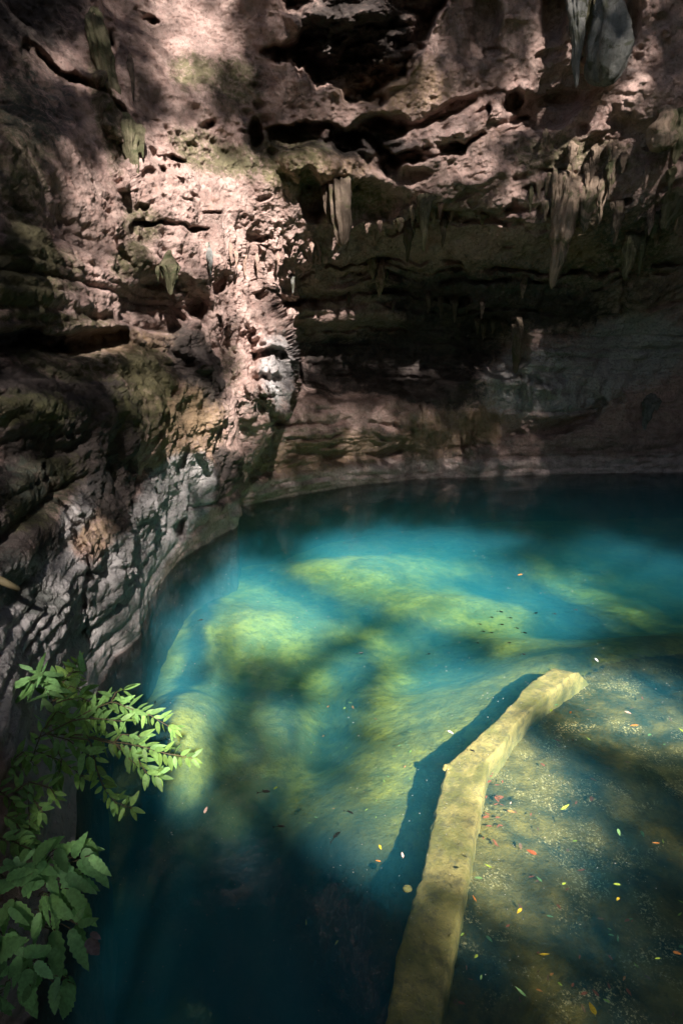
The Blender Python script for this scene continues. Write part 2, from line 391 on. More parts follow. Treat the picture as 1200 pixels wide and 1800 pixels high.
# near left: slabs, the crack, knobbly boulders
S([(75,818),(100,862),(128,915),(150,985),(146,1060),(155,1140)], 5, 4, .45); S([(150,985),(140,930),(118,880),(70,800),(0,745)], 20, 14, -.12)
Bl(165,920,45,45,-.3,0,.7); Bl(175,960,40,28,-.25,0,.7); Bl(178,1035,32,26,-.25,0,.7); Bl(172,1085,30,34,-.25,0,.7); S([(135,905),(200,900)], 3, 3, .25); S([(140,1002),(205,992)], 4, 3, .3); S([(145,1060),(205,1052)], 3, 3, .2)
S([(205,990),(220,930),(232,860),(215,760),(180,700)], 9, 8, .35); Bl(150,720,100,50,-.3,20,.5)
S([(240,900),(262,840),(280,700)], 12, 14, -.4); S([(228,1010),(240,950),(250,890)], 6, 8, .25); Bl(322,938,9,13,1.1,15,.5); Bl(35,1030,45,14,.25,25)
S([(260,770),(320,700),(350,650)], 6, 6, -.3); S([(330,900),(400,880)], 4, 4, .4); S([(300,880),(330,780)], 5, 5, .35); S([(370,700),(350,800),(385,870)], 5, 6, -.4); S([(420,760),(400,820),(405,880)], 5, 6, .4)
S([(345,760),(365,830)], 9, 9, -.4)

D = D + holl*(1.6*ridged(np.stack([PX/90, PY/60, PX*0], -1), 4) + .9*fbm(np.stack([PX/40, PY/34, PX*0+4], -1), 3))
r = np.exp(lg) + D*np.where(back > .5, 1.0, .9)
# under water the rock goes steeply down to the floor
under = EL < el_w[None]
rho_u = (Rr[None] + 1.5)/(1 - .25*np.tan(np.radians(np.minimum(EL, -1))))
r_u = rho_u/np.cos(np.radians(EL))
kk = sstep(-.2, 1.2, EL - el_w[None])
r = np.where(under, r_u, r*kk + (1-kk)*np.hypot(Rr, CAMZ)[None]*np.cos(np.radians(el_w))[None]/np.cos(np.radians(EL)))
BASE = U*r[..., None]; BASE[..., 2] += CAMZ
smooth_r = np.exp(lg)
B0 = U*smooth_r[..., None]
du = np.gradient(B0, axis=1); dv = np.gradient(B0, axis=0); N = np.cross(du, dv)
N /= np.linalg.norm(N, axis=-1)[..., None] + 1e-9
flip = np.sign((N*U).sum(-1)); N *= -flip[..., None]             # towards the open cave
N = N*.55 - U*.45; N /= np.linalg.norm(N, axis=-1)[..., None]
X = BASE
z = X[..., 2]
near = sstep(6, 16, r)                                            # finer relief on near rock
roof = sstep(8.0, 10.5, z + 1.2*w1)
big = fbm(X*.23 + 5, 4)*1.0
rid = ridged(X*.45 + fbm(X*.7, 2)[..., None]*.6, 5, .5)*.26
mid = fbm(X*1.4, 5, .6)*.20
lump = (worley(X*np.array([.9, .9, 1.2]) + fbm(X*1.3, 2)[..., None]*.4)[0] - .5)*.20
d1, _ = worley(X*np.array([1.5, 1.5, 2.2]) + 9); pit = -np.clip(.42 - d1, 0, 1)*.9*sstep(0.0, .35, fbm(X*.5 + 77, 3))
d2, _ = worley(X*np.array([3.6, 3.6, 4.6]) + 3); pit2 = -np.clip(.45 - d2, 0, 1)*.30*sstep(-.1, .3, fbm(X*.9 + 33, 2))
zz = z + .35*fbm(X*np.array([.18, .18, .4]), 3) + .02*X[..., 0]
def strata(q, k): 
    v = q*k + 1.2*pnoise(np.stack([q*0 + 3.3, q*0 + 1.1, q*k*.37], -1)); f = v - np.floor(v); return (np.abs(f - .5)*2)**2
st = (strata(zz, 1.15)*.22 + strata(zz, 3.1)*.09)*(1 - roof*.92)*sstep(-.45, .3, fbm(X*.35 + 12, 2) + .15)
fl = fbm(X*np.array([2.4, 2.4, .28]) + fbm(X*.9, 2)[..., None]*.3, 4, .55)*.24
drape = np.clip(blob(PX, PY, 420, 620, 90, 200, 0) + blob(PX, PY, 320, 800, 90, 130, 20) + blob(PX, PY, 790, 770, 110, 70) + blob(PX, PY, 480, 440, 120, 40)
                + blob(PX, PY, 860, 520, 160, 70) + blob(PX, PY, 200, 850, 60, 220), 0, 1)*inb
fine = fbm(X*4.5, 4, .6)*.10 + fbm(X*11, 3, .6)*.04
amp = .45 + .55*near
nl_ = 1 - .8*(AZ < -16)*(1 - sstep(9, 13, r))*(1-sstep(3.5, 5, z)); rid = rid*(.4+.6*nl_); mid = mid*(.4+.6*nl_); lump = lump*nl_; pit = pit*nl_; pit2 = pit2*nl_; fl = fl*(.6+.4*nl_)
disp = (big*1.1 + rid*(1-.45*roof) + lump*(1-.4*roof))*amp + mid*amp*(1-.35*roof) + (pit + pit2)*(.35 + .65*roof)*amp - st*(1 - .8*drape) + fl*(.25 + 1.1*drape)*amp + fine
wfade = np.where(under, .40, np.where(AZ < -11.5, .28, .5) + np.where(AZ < -11.5, .72, .5)*sstep(0, np.where(AZ < -11.5, 2.2, .5), z))          # keep the shoreline where it is
disp = np.clip(disp*wfade, -1.6, 1.2)
X = X + N*disp[..., None]
# a shallow wave-cut notch with a pale foot
X[..., 2] = X[..., 2]
CAVE = X

# ---- stains of the rock itself, plus some shade and light painted in
mA = np.zeros(X.shape[:2] + (3,), np.float32); mB = np.zeros_like(mA)
def mk(arr, ch, f, v=1.0): arr[..., ch] = np.clip(arr[..., ch] + v*f*inb, -1, 1)
b_ = lambda *a, **k: blob(QX, QY, *a, **k)
for a in [(110,700,150,60,15),(150,800,60,110,-20),(640,640,150,60,0),(800,600,90,80,0),(620,60,110,90,0),(30,960,90,80,10),(20,870,60,60,0),(205,850,26,150,-5),(60,780,60,40,20),(640,255,110,25,5),(40,30,110,80,0),(820,520,180,50,0),(1100,520,130,40,0),(345,640,40,80,-30),(40,600,110,22,0),(390,840,25,60,0),(760,690,90,30,0),(980,560,70,40,0)]: mk(mA, 0, b_(*a), .8 if a[0] < 860 else .45)  # real crusts, and hollows and recesses darkened in place of shade
mk(mA, 2, b_(90,1130,150,150,0), .7); mk(mA, 2, b_(225,1010,50,120,15), .6); mk(mA, 1, b_(700,600,300,200,0), -.35); mk(mA, 2, b_(1000,640,230,110,0), .25); mk(mB, 0, b_(950,560,260,120,0), .15)  # back wall also painted paler to make up for missing light
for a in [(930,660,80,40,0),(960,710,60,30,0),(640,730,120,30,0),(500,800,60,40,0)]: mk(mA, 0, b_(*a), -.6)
for a in [(30,260,60,170,0),(60,480,80,60,0),(100,560,120,18,0),(180,180,24,140,-4),(240,400,46,40,30),(330,120,40,36,0),(360,260,70,40,30),(500,280,90,60,0),(250,720,60,60,40),(130,640,130,28,10),(420,140,60,50,0),(640,350,60,40,0),(590,560,90,16,0),(1000,270,120,40,0),(1120,430,70,70,0),(30,470,50,70,0),(410,640,30,60,0),(60,720,90,40,0),(70,860,60,90,40),(270,650,60,40,30),(960,620,60,20,0),(700,470,90,20,0),(540,750,60,14,0),(740,390,30,40,0),(300,990,40,14,-40),(225,470,40,30,0)]: mk(mA, 1, b_(*a), .62)
for a in [(290,900,60,90,30),(240,1000,40,110,15),(200,1130,60,90,20),(330,860,50,60,0),(90,1100,110,110,0),(130,900,24,110,30),(60,1250,110,120,0),(110,1400,50,120,0),(60,1700,90,120,0),(1080,60,40,70,0),(960,670,110,60,0),(1120,610,100,60,0),(490,650,32,70,0),(150,1330,20,120,0)]: mk(mA, 2, b_(*a), .75)
for a in [(270,690,110,60,10),(560,800,140,40,-8),(780,760,80,50,0),(320,790,70,90,30),(560,300,110,60,0),(200,600,150,30,0),(690,150,110,60,0),(160,930,50,50,0),(172,1060,40,60,0),(860,740,40,40,0),(1020,420,50,80,0)]: mk(mB, 0, b_(*a), .6)
for a in [(60,850,70,60,20),(0,1000,110,50,10),(60,200,80,90,0),(930,480,250,40,0),(1100,380,120,60,0),(470,700,60,30,0),(60,1060,60,30,20)]: mk(mB, 2, b_(*a), .5)
tl_ = .30*fbm(X*np.array([1.3, 1.3, 2.5]), 5)
mB[..., 1] = np.where(AZ > -11.6, 1 - sstep(.75, 1.05, X[..., 2] + tl_), (1 - sstep(.25, .8, X[..., 2] + 1.5*tl_))*.5)
mB[..., 1] *= np.clip(.8 + 1.6*fbm(X*np.array([2.2, 2.2, 4]), 4), .25, 1)

for q_ in [(80,1150,130,150,0),(220,1040,55,120,15),(290,900,60,90,30)]: mk(mA, 0, b_(*q_), -.9); mk(mA, 1, b_(*q_), -.7); mk(mA, 2, b_(*q_), .5)
wet = 1 - sstep(-.06, .03, X[..., 2]); mA[..., 0] = mA[..., 0]*(1-wet) + 1.2*wet; mA[..., 1] *= 1-wet; mA[..., 2] *= 1-wet; mB[..., 1] *= 1-wet
idx = np.arange(NR*NC).reshape(NR, NC)
def faces(mask):      # mask on quads (NR-1, NC-1)
    a = np.stack([idx[:-1, :-1], idx[:-1, 1:], idx[1:, 1:], idx[1:, :-1]], -1)[mask]; return a
Qx = PX[:-1, :-1]; Qz = CAVE[:-1, :-1, 2]; QA = AZ[:-1, :-1]; QE = EL[:-1, :-1]; mq = mF[:-1, :-1]
ceil_line = np.interp(QA, [-60, -31, -12, 0, 31, 60], [12, 7.2, 9.5, 10.2, 11.0, 10]) + 1.0*w1[:-1, :-1]
is_ceil = (Qz > ceil_line); is_left = (~is_ceil) & ((mq > .5) & (QA < 20)); is_wall = ~(is_ceil | is_left)
Vall = CAVE.reshape(-1, 3); cA = mA.reshape(-1, 3); cB = mB.reshape(-1, 3)
for nm, m_, lb in (('cave_ceiling', is_ceil, 'overhanging pinkish limestone roof of the cave, pitted and mossy'),
                   ('rock_cliff', is_left, 'near limestone cliff at the left of the pool'),
                   ('cave_wall', is_wall, 'shaded layered limestone wall behind the pool')):
    f = faces(m_); u_, inv = np.unique(f, return_inverse=True)
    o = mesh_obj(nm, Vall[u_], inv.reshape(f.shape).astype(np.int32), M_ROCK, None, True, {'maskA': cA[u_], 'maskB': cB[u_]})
    tag(o, lb, kind='structure')
def surf(px, py):
    d = dirs(px, py); d = d/np.linalg.norm(d); a = math.degrees(math.atan2(d[0], d[1])); e = math.degrees(math.asin(d[2]))
    j = int(np.clip(np.searchsorted(az_c, a), 0, NC-1)); i = int(np.clip(np.searchsorted(EL[:, j], e), 0, NR-1))
    return CAVE[i, j]

# ------------------------------------------------------------------ the hill over the cave roof, ground behind
def hill_material():
    k = NT('hill_soil'); c = k.mix(k.noise(1.3, 8, .7, lo=.4, hi=.6), (.06, .07, .03), (.13, .11, .08)); return k.done(c, .95)
M_HILL = hill_material()
top = CAVE[-1, ::6]; hr = [top]
for (dz, ex_) in ((1.2, .3), (2.6, 2.5), (3.5, 7), (3.8, 16), (0, 40), (-14, 70)):
    d = top.copy(); h = np.hypot(d[:, 0], d[:, 1]); out = np.stack([d[:, 0]/h, d[:, 1]/h, 0*h], 1)
    d = d + out*ex_; d[:, 2] += dz + fbm(d*.2, 3)*1.0; hr.append(d)
hr = np.array(hr); n1_, n2_ = hr.shape[:2]; hi = np.arange(n1_*n2_).reshape(n1_, n2_)
tag(mesh_obj('hill', hr.reshape(-1, 3), np.stack([hi[:-1, :-1], hi[1:, :-1], hi[1:, 1:], hi[:-1, 1:]], -1).reshape(-1, 4), M_HILL), kind='structure')
gx, gy = np.meshgrid(np.linspace(-90, 90, 120), np.concatenate([np.linspace(-110, -6, 50), np.linspace(-5.8, 1.6, 30)]))
gz = 1.3 + 2.6*sstep(-4, -11, gy) - sstep(-1.2, 1.3, gy)*9 + fbm(np.stack([gx, gy, gx*0], -1)*.15, 4)*.5 - np.clip(-gy-8, 0, 200)*.01
gp = np.stack([gx, gy, gz], -1); gi = np.arange(gx.size).reshape(gx.shape)
tag(mesh_obj('ground', gp.reshape(-1, 3), np.stack([gi[:-1, :-1], gi[:-1, 1:], gi[1:, 1:], gi[1:, :-1]], -1).reshape(-1, 4), M_HILL), kind='structure')

# ------------------------------------------------------------------ pool floor, shelf, sunken wall
def floor_material(name, a, b, spk, spk_amt, s=1.0, shade_dark=False):
    k = NT(name)
    c = k.mix(k.noise(.8*s, 7, .65, .4, lo=.38, hi=.62), a, b)
    c = k.mix(k.noise(5*s, 8, .7, lo=.45, hi=.7), c, tuple(v*.45 for v in a))
    m = k.math('MULTIPLY', k.noise(1.1*s, 5, .6, 1, lo=.47, hi=.62), k.noise(26*s, 5, .8, lo=.52, hi=.62))
    c = k.mix(k.math('MULTIPLY', m, spk_amt), c, spk)
    if shade_dark: c = k.mix(k.sep(k.attr('shade_dark').outputs['Color'])[0], c, k.mix(k.noise(2, 6, .7, lo=.4, hi=.6), (.012, .014, .010), (.03, .032, .018)))   # shade of the unlit corner painted into the floor colour
    n = k.bump(k.noise(3, 10, .65), .12); n = k.bump(k.noise(18, 8, .7), .03, 1, n)
    return k.done(c, .95, n, .1)
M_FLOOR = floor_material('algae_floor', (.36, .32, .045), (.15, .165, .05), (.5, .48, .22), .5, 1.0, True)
M_SHELF = floor_material('silt_shelf', (.25, .19, .045), (.045, .05, .022), (.72, .60, .30), 1.0)
LZ = -.40
LeftE = [(655,1860),(672,1800),(702,1650),(733,1540),(760,1450),(772,1400),(783,1345),(812,1318),(845,1288),(878,1258),(915,1215),(960,1180),(1003,1148),(1060,1122),(1120,1108),(1200,1100),(1300,1095)]
RightE = [(765,1860),(775,1800),(796,1680),(820,1550),(838,1450),(848,1395),(860,1335),(885,1308),(905,1275),(935,1245),(968,1216),(1005,1188),(1045,1163),(1090,1146),(1140,1134),(1200,1125),(1300,1118)]
Lw = onz([a for a, b in LeftE], [b for a, b in LeftE], LZ); Rw = onz([a for a, b in RightE], [b for a, b in RightE], LZ)
Lw = np.r_[[[.05, -1.5, LZ]], Lw, [[15, 14.6, LZ]], [[30, 16, LZ]]]; Rw = np.r_[[[.62, -1.5, LZ]], Rw, [[15, 13.9, LZ]], [[30, 15.2, LZ]]]
def resample(p, n):
    s = np.r_[0, np.cumsum(np.linalg.norm(np.diff(p, axis=0), axis=1))]; t = np.linspace(0, 1, n)
    return np.stack([np.interp(t, s/s[-1], p[:, i]) for i in range(3)], 1)
def arc(p): s = np.r_[0, np.cumsum(np.linalg.norm(np.diff(p, axis=0), axis=1))]; return s/s[-1]
tt = np.linspace(0, 1, 500); sM = arc((Lw+Rw)/2)
LL = np.stack([np.interp(tt, sM, Lw[:, i]) for i in range(3)], 1); RR = np.stack([np.interp(tt, sM, Rw[:, i]) for i in range(3)], 1)
LL_ = (LL + RR)/2
SHP0 = [tuple(p[:2]) for p in (LL*.3 + RR*.7)[::6]] + [(30, -1.5)]
fx, fy = np.meshgrid(np.linspace(-9, 40, 380), np.linspace(-3, 38, 330))
fz = np.full(fx.shape, -4.4) + .14*fbm(np.stack([fx, fy, fx*0], -1)*.5, 5) + .06*fbm(np.stack([fx, fy, fx*0], -1)*3, 4)
def mound(px, py, z0, rx, ry, ang=0, hard=.1):
    global fz
    c = onz(px, py, z0); b = blob(fx, fy, c[0], c[1], rx, ry, ang, hard); fz = fz*(1-b) + (z0 + .18*fbm(np.stack([fx, fy, fx*0], -1)*1.3, 4))*b
fz = fz + 1.9
def g(px, py, amt, rx, ry, ang=0):
    global fz
    c = onz(px, py, -1.8); a_ = rad(ang); dx, dy = fx-c[0], fy-c[1]; u = (dx*math.cos(a_)+dy*math.sin(a_))/rx; v = (-dx*math.sin(a_)+dy*math.cos(a_))/ry
    fz = fz + .4*amt*np.exp(-(u*u+v*v))
for a in [(620,985,1.7,3.0,2.2),(350,1090,1.6,1.6,3),(300,1260,1.7,1.2,1.8),(345,1350,1.0,1.,1.2),(480,1300,1.2,.8,2.2),(630,1430,1.4,1.6,1.5),(470,1080,1.3,1.8,1.6),(740,1250,1.0,1.6,1.6),(640,1200,.9,.8,2),(860,1120,1.3,2.2,1.1),(800,1040,1.1,3,1.2),
          (1000,1000,-1.0,5,2),(400,1180,-.5,1.0,1.0),(580,1250,-.9,.5,2.0),(760,1120,-.6,1.8,1.0),(500,950,-1.0,3,1.0),(350,1650,-3.0,4.2,2.4),(640,1700,-3.0,2.5,1.8),(560,1560,-1.0,2.4,1.0)]: g(*a)
wd_ = np.full(fx.shape, 1e9)
for p_ in LL_[::6]: wd_ = np.minimum(wd_, np.hypot(fx-p_[0], fy-p_[1]))
nb = (1 - sstep(.5, 4.2, wd_))*sstep(5.0, 7.5, fy); fz = fz*(1-nb) + (-1.25 + .25*sstep(8, 10, fy) + .05*fbm(np.stack([fx, fy, fx*0], -1)*1.2, 4))*nb
fz = np.minimum(fz, -.70)
c = onz(620, 1470, -1.0); b = np.exp(-(((fx-c[0])/1.7)**2 + ((fy-c[1])/1.7)**2)); fz = fz + .65*b*(-.95-fz)
c = onz(300, 1250, -1.0); b = np.exp(-(((fx-c[0])/1.0)**2 + ((fy-c[1])/1.8)**2)); fz = fz + .7*b*(-.85-fz)
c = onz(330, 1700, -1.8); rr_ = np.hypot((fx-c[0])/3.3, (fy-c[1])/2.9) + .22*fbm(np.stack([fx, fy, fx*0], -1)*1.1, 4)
ins_f = poly(fx, fy, SHP0, .25); fz = fz*(1-ins_f) - 3.2*ins_f
fdark = 1 - sstep(.75, 1.25, rr_); fdark = np.maximum(fdark, 1 - sstep(-.1, .25, np.hypot(fx + 3.6 + .1*(fy-9), 0) + .5*fbm(np.stack([fx, fy, fx*0], -1), 4) - .25))  # painted shade at the lower left and along the cliff foot
fi = np.arange(fx.size).reshape(fx.shape)
tag(mesh_obj('pool_floor', np.stack([fx, fy, fz], -1).reshape(-1, 3), np.stack([fi[:-1, :-1], fi[:-1, 1:], fi[1:, 1:], fi[1:, :-1]], -1).reshape(-1, 4), M_FLOOR, attrs={'shade_dark': np.repeat(fdark.reshape(-1, 1), 3, 1)}), kind='structure')

sec = []
for f_, z_ in ((-.06, -7), (-.04, -3), (-.03, -1.2), (-.01, -.5), (.0, -.50), (.02, -.42)) + tuple((f, LZ) for f in np.linspace(.06, .94, 16)) + ((.98, -.43), (1.0, -.48), (1.01, -.66), (1.02, -1.6)):
    p = LL + (RR - LL)*f_; p[:, 2] = z_ ; sec.append(p)
sec = np.array(sec); q = sec*1.0
bite = fbm(np.c_[LL[:, 0], LL[:, 1], LL[:, 1]*0]*1.6, 4)[None]*.20 + ridged(np.c_[LL[:, 0], LL[:, 1], LL[:, 1]*0]*4, 3)[None]*.025
dirLR = (RR-LL)/np.linalg.norm(RR-LL, axis=1)[:, None]
lw_ = np.clip(1 - np.arange(len(sec))/9, 0, 1)[:, None, None]
q = q + dirLR[None]*bite[..., None]*lw_
far_ = sstep(10.9, 11.7, LL[:, 1])[None, :]*np.where(sec[..., 2] > -1.7, 1, 0); q[..., 2] -= .62*far_
q[..., 2] += .05*fbm(sec*np.array([2.5, 2.5, 1]), 4) + .02*fbm(sec*9, 4)
q[..., :2] += (.05*fbm(sec*7 + 3, 4))[..., None]*dirLR[None, :, :2]
ii = np.arange(q.shape[0]*q.shape[1]).reshape(q.shape[:2])
kc = NT('old_concrete'); c_ = kc.mix(kc.noise(1.6, 8, .65, .4, lo=.38, hi=.62), (.44, .35, .12), (.20, .185, .05))
c_ = kc.mix(kc.math('MULTIPLY', kc.noise(5, 8, .75, lo=.48, hi=.62), .75), c_, (.17, .15, .07)); c_ = kc.mix(kc.math('MULTIPLY', kc.noise(38, 5, .8, lo=.5, hi=.68), .4), c_, (.13, .12, .07))
M_CONC = kc.done(c_, .9, kc.bump(kc.noise(22, 9, .75), .02, 1, kc.bump(kc.noise(5, 8, .7), .04)), .2)
ledge = mesh_obj('sunken_wall', q.reshape(-1, 3), np.stack([ii[:-1, :-1], ii[1:, :-1], ii[1:, 1:], ii[:-1, 1:]], -1).reshape(-1, 4), M_CONC)
tag(ledge, 'long bent concrete retaining wall lying just under the water, its flat top yellow with algae', 'wall')
SHP = [tuple(p[:2]) for p in ((LL + RR)/2)[::6]] + [(30, -1.5)]
sx, sy = np.meshgrid(np.linspace(.2, 30, 420), np.linspace(-1.4, 15.8, 260))
ins = poly(sx, sy, SHP, .001) > .5
sz = -.80 - .02*sx + .10*fbm(np.stack([sx, sy, sx*0], -1)*.8, 4) + .035*fbm(np.stack([sx, sy, sx*0], -1)*5, 4)
si = np.arange(sx.size).reshape(sx.shape); mk_ = ins[:-1, :-1]
fS = np.stack([si[:-1, :-1], si[:-1, 1:], si[1:, 1:], si[1:, :-1]], -1)[mk_]; u_, inv = np.unique(fS, return_inverse=True)
tag(mesh_obj('pool_shelf', np.stack([sx, sy, sz], -1).reshape(-1, 3)[u_], inv.reshape(fS.shape).astype(np.int32), M_SHELF), kind='structure')

# ------------------------------------------------------------------ water
kw = NT('water'); kw.n.remove(kw.b)
geo = kw.n.new('ShaderNodeNewGeometry'); dt = kw.n.new('ShaderNodeVectorMath'); dt.operation = 'DOT_PRODUCT'
gl = kw.n.new('ShaderNodeBsdfGlossy'); gl.inputs['Roughness'].default_value = .03
tr = kw.n.new('ShaderNodeBsdfTransparent'); mx = kw.n.new('ShaderNodeMixShader')
bn = kw.bump(kw.noise(1.6, 3, .5, .6), .012, 1.0); bn = kw.bump(kw.noise(7, 2, .5, .3), .003, 1.0, bn)
kw.L(bn, gl.inputs['Normal']); kw.L(bn, dt.inputs[0]); kw.L(geo.outputs['Incoming'], dt.inputs[1])
ff = kw.math('POWER', kw.math('SUBTRACT', 1.0, kw.math('ABSOLUTE', dt.outputs['Value'])), 5.0)
ff = kw.math('ADD', kw.math('MULTIPLY', ff, .98), .02)
kw.L(ff, mx.inputs[0]); kw.L(tr.outputs[0], mx.inputs[1]); kw.L(gl.outputs[0], mx.inputs[2]); kw.L(mx.outputs[0], kw.out.inputs['Surface'])
va = kw.n.new('ShaderNodeVolumeAbsorption'); va.inputs['Color'].default_value = (0.0, .80, .76, 1); va.inputs['Density'].default_value = .13
vs = kw.n.new('ShaderNodeVolumeScatter'); vs.inputs['Color'].default_value = (.07, .50, .70, 1); vs.inputs['Density'].default_value = .115
vs.inputs['Anisotropy'].default_value = 0.0
ad = kw.n.new('ShaderNodeAddShader'); kw.L(va.outputs[0], ad.inputs[0]); kw.L(vs.outputs[0], ad.inputs[1]); kw.L(ad.outputs[0], kw.out.inputs['Volume'])
bx = np.array([(x, y, zz_) for zz_ in (-9, 0) for y in (-8, 46) for x in (-14, 48)], float)
wat = mesh_obj('water', bx, [[0, 2, 3, 1], [4, 5, 7, 6], [0, 1, 5, 4], [2, 6, 7, 3], [0, 4, 6, 2], [1, 3, 7, 5]], kw.m, smooth=False)
tag(wat, kind='structure')

# ------------------------------------------------------------------ where the sun gets through
lx, ly = np.meshgrid(np.arange(-60, 1262, 4.), np.arange(-60, 1862, 4.))
Lw1 = fbm(np.stack([lx/70, ly/45, lx*0], -1), 4); Lw2 = fbm(np.stack([lx/70, ly/45, lx*0+9], -1), 4)
ax_, ay_ = lx + np.where(ly > 900, 14, 30)*Lw1, ly + np.where(ly > 900, 12, 22)*Lw2
sp = lambda pts, soft: poly(ax_, ay_, pts, soft)
sk = lambda pts, w, soft: stroke(ax_, ay_, pts, w, soft)
bb = lambda cx, cy, rx, ry, ang=0, hard=.3: blob(ax_, ay_, cx, cy, rx, ry, ang, hard)
R_ = np.zeros(lx.shape)
def up(v, f): 
    global R_; R_ = np.maximum(R_, v*f)
def dn(f, v=1.0):
    global R_; R_ = R_*(1 - v*f)
up(1.0, sp([(235,290),(330,205),(390,240),(440,290),(500,345),(560,385),(615,420),(690,412),(705,455),(560,485),(500,500),(430,500),(330,480),(262,452),(215,400)], 18))
up(.6, sp([(265,-60),(410,-60),(400,100),(340,190),(285,140)], 16)); up(1, bb(590,20,70,60)); up(.35, bb(110,110,60,30,20)); up(.3, bb(560,205,60,20))
up(.9, sk([(110,570),(150,566),(215,570)], 12, 8)); up(.8, sk([(170,470),(190,520),(140,545)], 24, 14)); up(.7, bb(160,350,50,40)); up(.5, bb(180,420,40,30))
up(.9, sk([(400,470),(440,560),(445,640),(440,700)], 26, 12)); up(.8, sk([(430,690),(370,760),(320,800)], 30, 20)); up(.5, bb(300,560,70,60)); up(.06, bb(300,900,60,80)); up(.9, sk([(500,560),(545,562)], 14, 6)); up(.5, bb(490,640,35,70))
up(.7, sk([(680,300),(780,250),(860,205),(960,150)], 22, 12)); up(.65, sk([(640,430),(760,400),(900,350),(1000,315),(1060,230),(1110,150)], 18, 14)); up(.8, bb(1030,260,45,16,-40)); up(1, bb(930,345,40,12,-20)); up(.4, sk([(620,420),(700,410)], 20, 8)); up(.3, bb(790,280,80,30,-20))
up(.7, bb(1000,430,30,80)); up(.4, bb(270,720,50,60)); up(.08, bb(600,750,140,35)); up(.35, bb(170,920,50,50)); up(.35,bb(1080,60,50,70))
for _ in range(34): a, b = rng.uniform(200, 700), rng.uniform(180, 520); dn(bb(a, b, rng.uniform(6, 22), rng.uniform(4, 10), rng.uniform(-30, 30)), rng.uniform(.3, .8))
up(.28, sk([(290,900),(230,1000),(180,1110)], 34, 30)); up(.2, bb(70,1110,100,70)); up(.15, sp([(-60,640),(120,660),(200,800),(225,980),(180,1120),(60,1200),(-60,1200)], 30))
up(.012, sp([(430,480),(560,380),(800,300),(1262,200),(1262,860),(700,860),(415,900)], 40)); up(.02, np.ones(lx.shape)*(ly < 560))
ROCKL = R_.copy(); R_[:] = 0
up(.85, sp([(560,960),(640,950),(760,950),(880,968),(950,1000),(1000,1050),(1010,1095),(985,1140),(940,1200),(880,1290),(800,1360),(740,1430),(700,1520),(640,1570),(560,1540),(480,1440),(370,1470),(330,1420),(290,1320),(262,1225),(300,1130),(350,1050),(430,980)], 22))
up(.5, sk([(1000,975),(1100,1010),(1210,1060)], 22, 14)); up(.3, sk([(1080,985),(1210,1010)], 12, 10))
dn(sk([(470,985),(520,1010),(600,1045),(700,1068),(800,1095),(900,1130)], 19, 10), 1); dn(sk([(430,1000),(545,950)], 8, 8), .7)
dn(sk([(500,1165),(560,1150),(640,1120)], 17, 12), 1); dn(bb(395,1115,60,14,-10), .8); dn(bb(440,1185,70,44), 1); dn(sk([(450,1180),(430,1290),(412,1420),(405,1500)], 32, 14), 1)
dn(sk([(548,1160),(532,1300),(515,1520)], 26, 8), 1); dn(sk([(660,1140),(640,1260),(612,1420)], 26, 8), 1); dn(sk([(360,1290),(345,1420)], 12, 10), .7)
dn(bb(850,1150,100,30,10), .9); dn(sk([(880,1000),(1000,1040),(1100,1075)], 14, 12), .8); dn(sk([(660,1000),(900,985),(1000,1010)], 9, 10), .5); dn(bb(730,1175,60,18,5), .5); dn(bb(640,1100,90,14), .5); dn(bb(330,1190,26,20), .5)
dn(bb(500,1520,70,70), 1); dn(bb(400,1510,80,80), 1); dn(bb(700,1620,90,40), 1); up(.6, bb(640,1480,70,50))
up(1.0, sk([(995,1162),(930,1215),(850,1295),(800,1360),(800,1430)], 26, 14)); up(.8, sk([(800,1430),(772,1530),(765,1560)], 30, 20)); up(.05, bb(750,1640,50,60)); dn(bb(800,1400,40,10,10), .6); dn(bb(880,1262,30,14,-40), .7); dn(bb(800,1520,30,30),.5)
up(1, bb(960,1400,110,90,20)); up(1, bb(1000,1500,80,70,30)); up(.8, bb(920,1560,80,60)); up(1, bb(1140,1250,100,60,15));  up(.2, bb(1080,1430,120,80)); up(.3, bb(870,1470,30,60)); up(.22, bb(980,1640,70,30)); up(.15, bb(1080,1750,60,30))
dn(bb(1060,1330,90,26,30), .8); dn(bb(1000,1300,60,20,20), .6); dn(bb(1120,1490,80,30,20), .7)
dn(sk([(400,1270),(385,1400)], 22, 20), .6); dn(bb(330,1190,20,30),.2); dn(sk([(820,1000),(1000,1040),(1120,1080)], 9, 10), .6); dn(sk([(660,1010),(860,985)], 6, 8), .4); dn(bb(690,1290,24,60,20), .3)
WATL = R_.copy()
uA = np.array([math.cos(SUN_AZ), math.sin(SUN_AZ), 0.]); uB = np.cross(toSun, uA); uB = uB if uB[2] > 0 else -uB
d_ = dirs(lx, ly); dn_ = d_/np.linalg.norm(d_, axis=-1)[..., None]
aa = np.degrees(np.arctan2(dn_[..., 0], dn_[..., 1])); ee = np.degrees(np.arcsin(dn_[..., 2]))
j_ = np.clip(np.searchsorted(az_c, aa), 0, NC-1); elw_ = el_w[j_]
dry = ee > elw_
i_ = np.zeros(j_.shape, int)
for c in range(NC):
    m = j_ == c
    if m.any(): i_[m] = np.clip(np.searchsorted(EL[:, c], ee[m]), 0, NR-1)
pts = CAVE[i_, j_]; wp_ = onz(lx, ly, -.35); shf_ = poly(wp_[..., 0]+.45, wp_[..., 1], SHP, .01) > .5
wpts = np.where(shf_[..., None], wp_, onz(lx, ly, -1.25))
pts = np.where(dry[..., None], pts, wpts); val = np.where(dry, ROCKL, WATL)
CA, CB = pts @ uA, pts @ uB
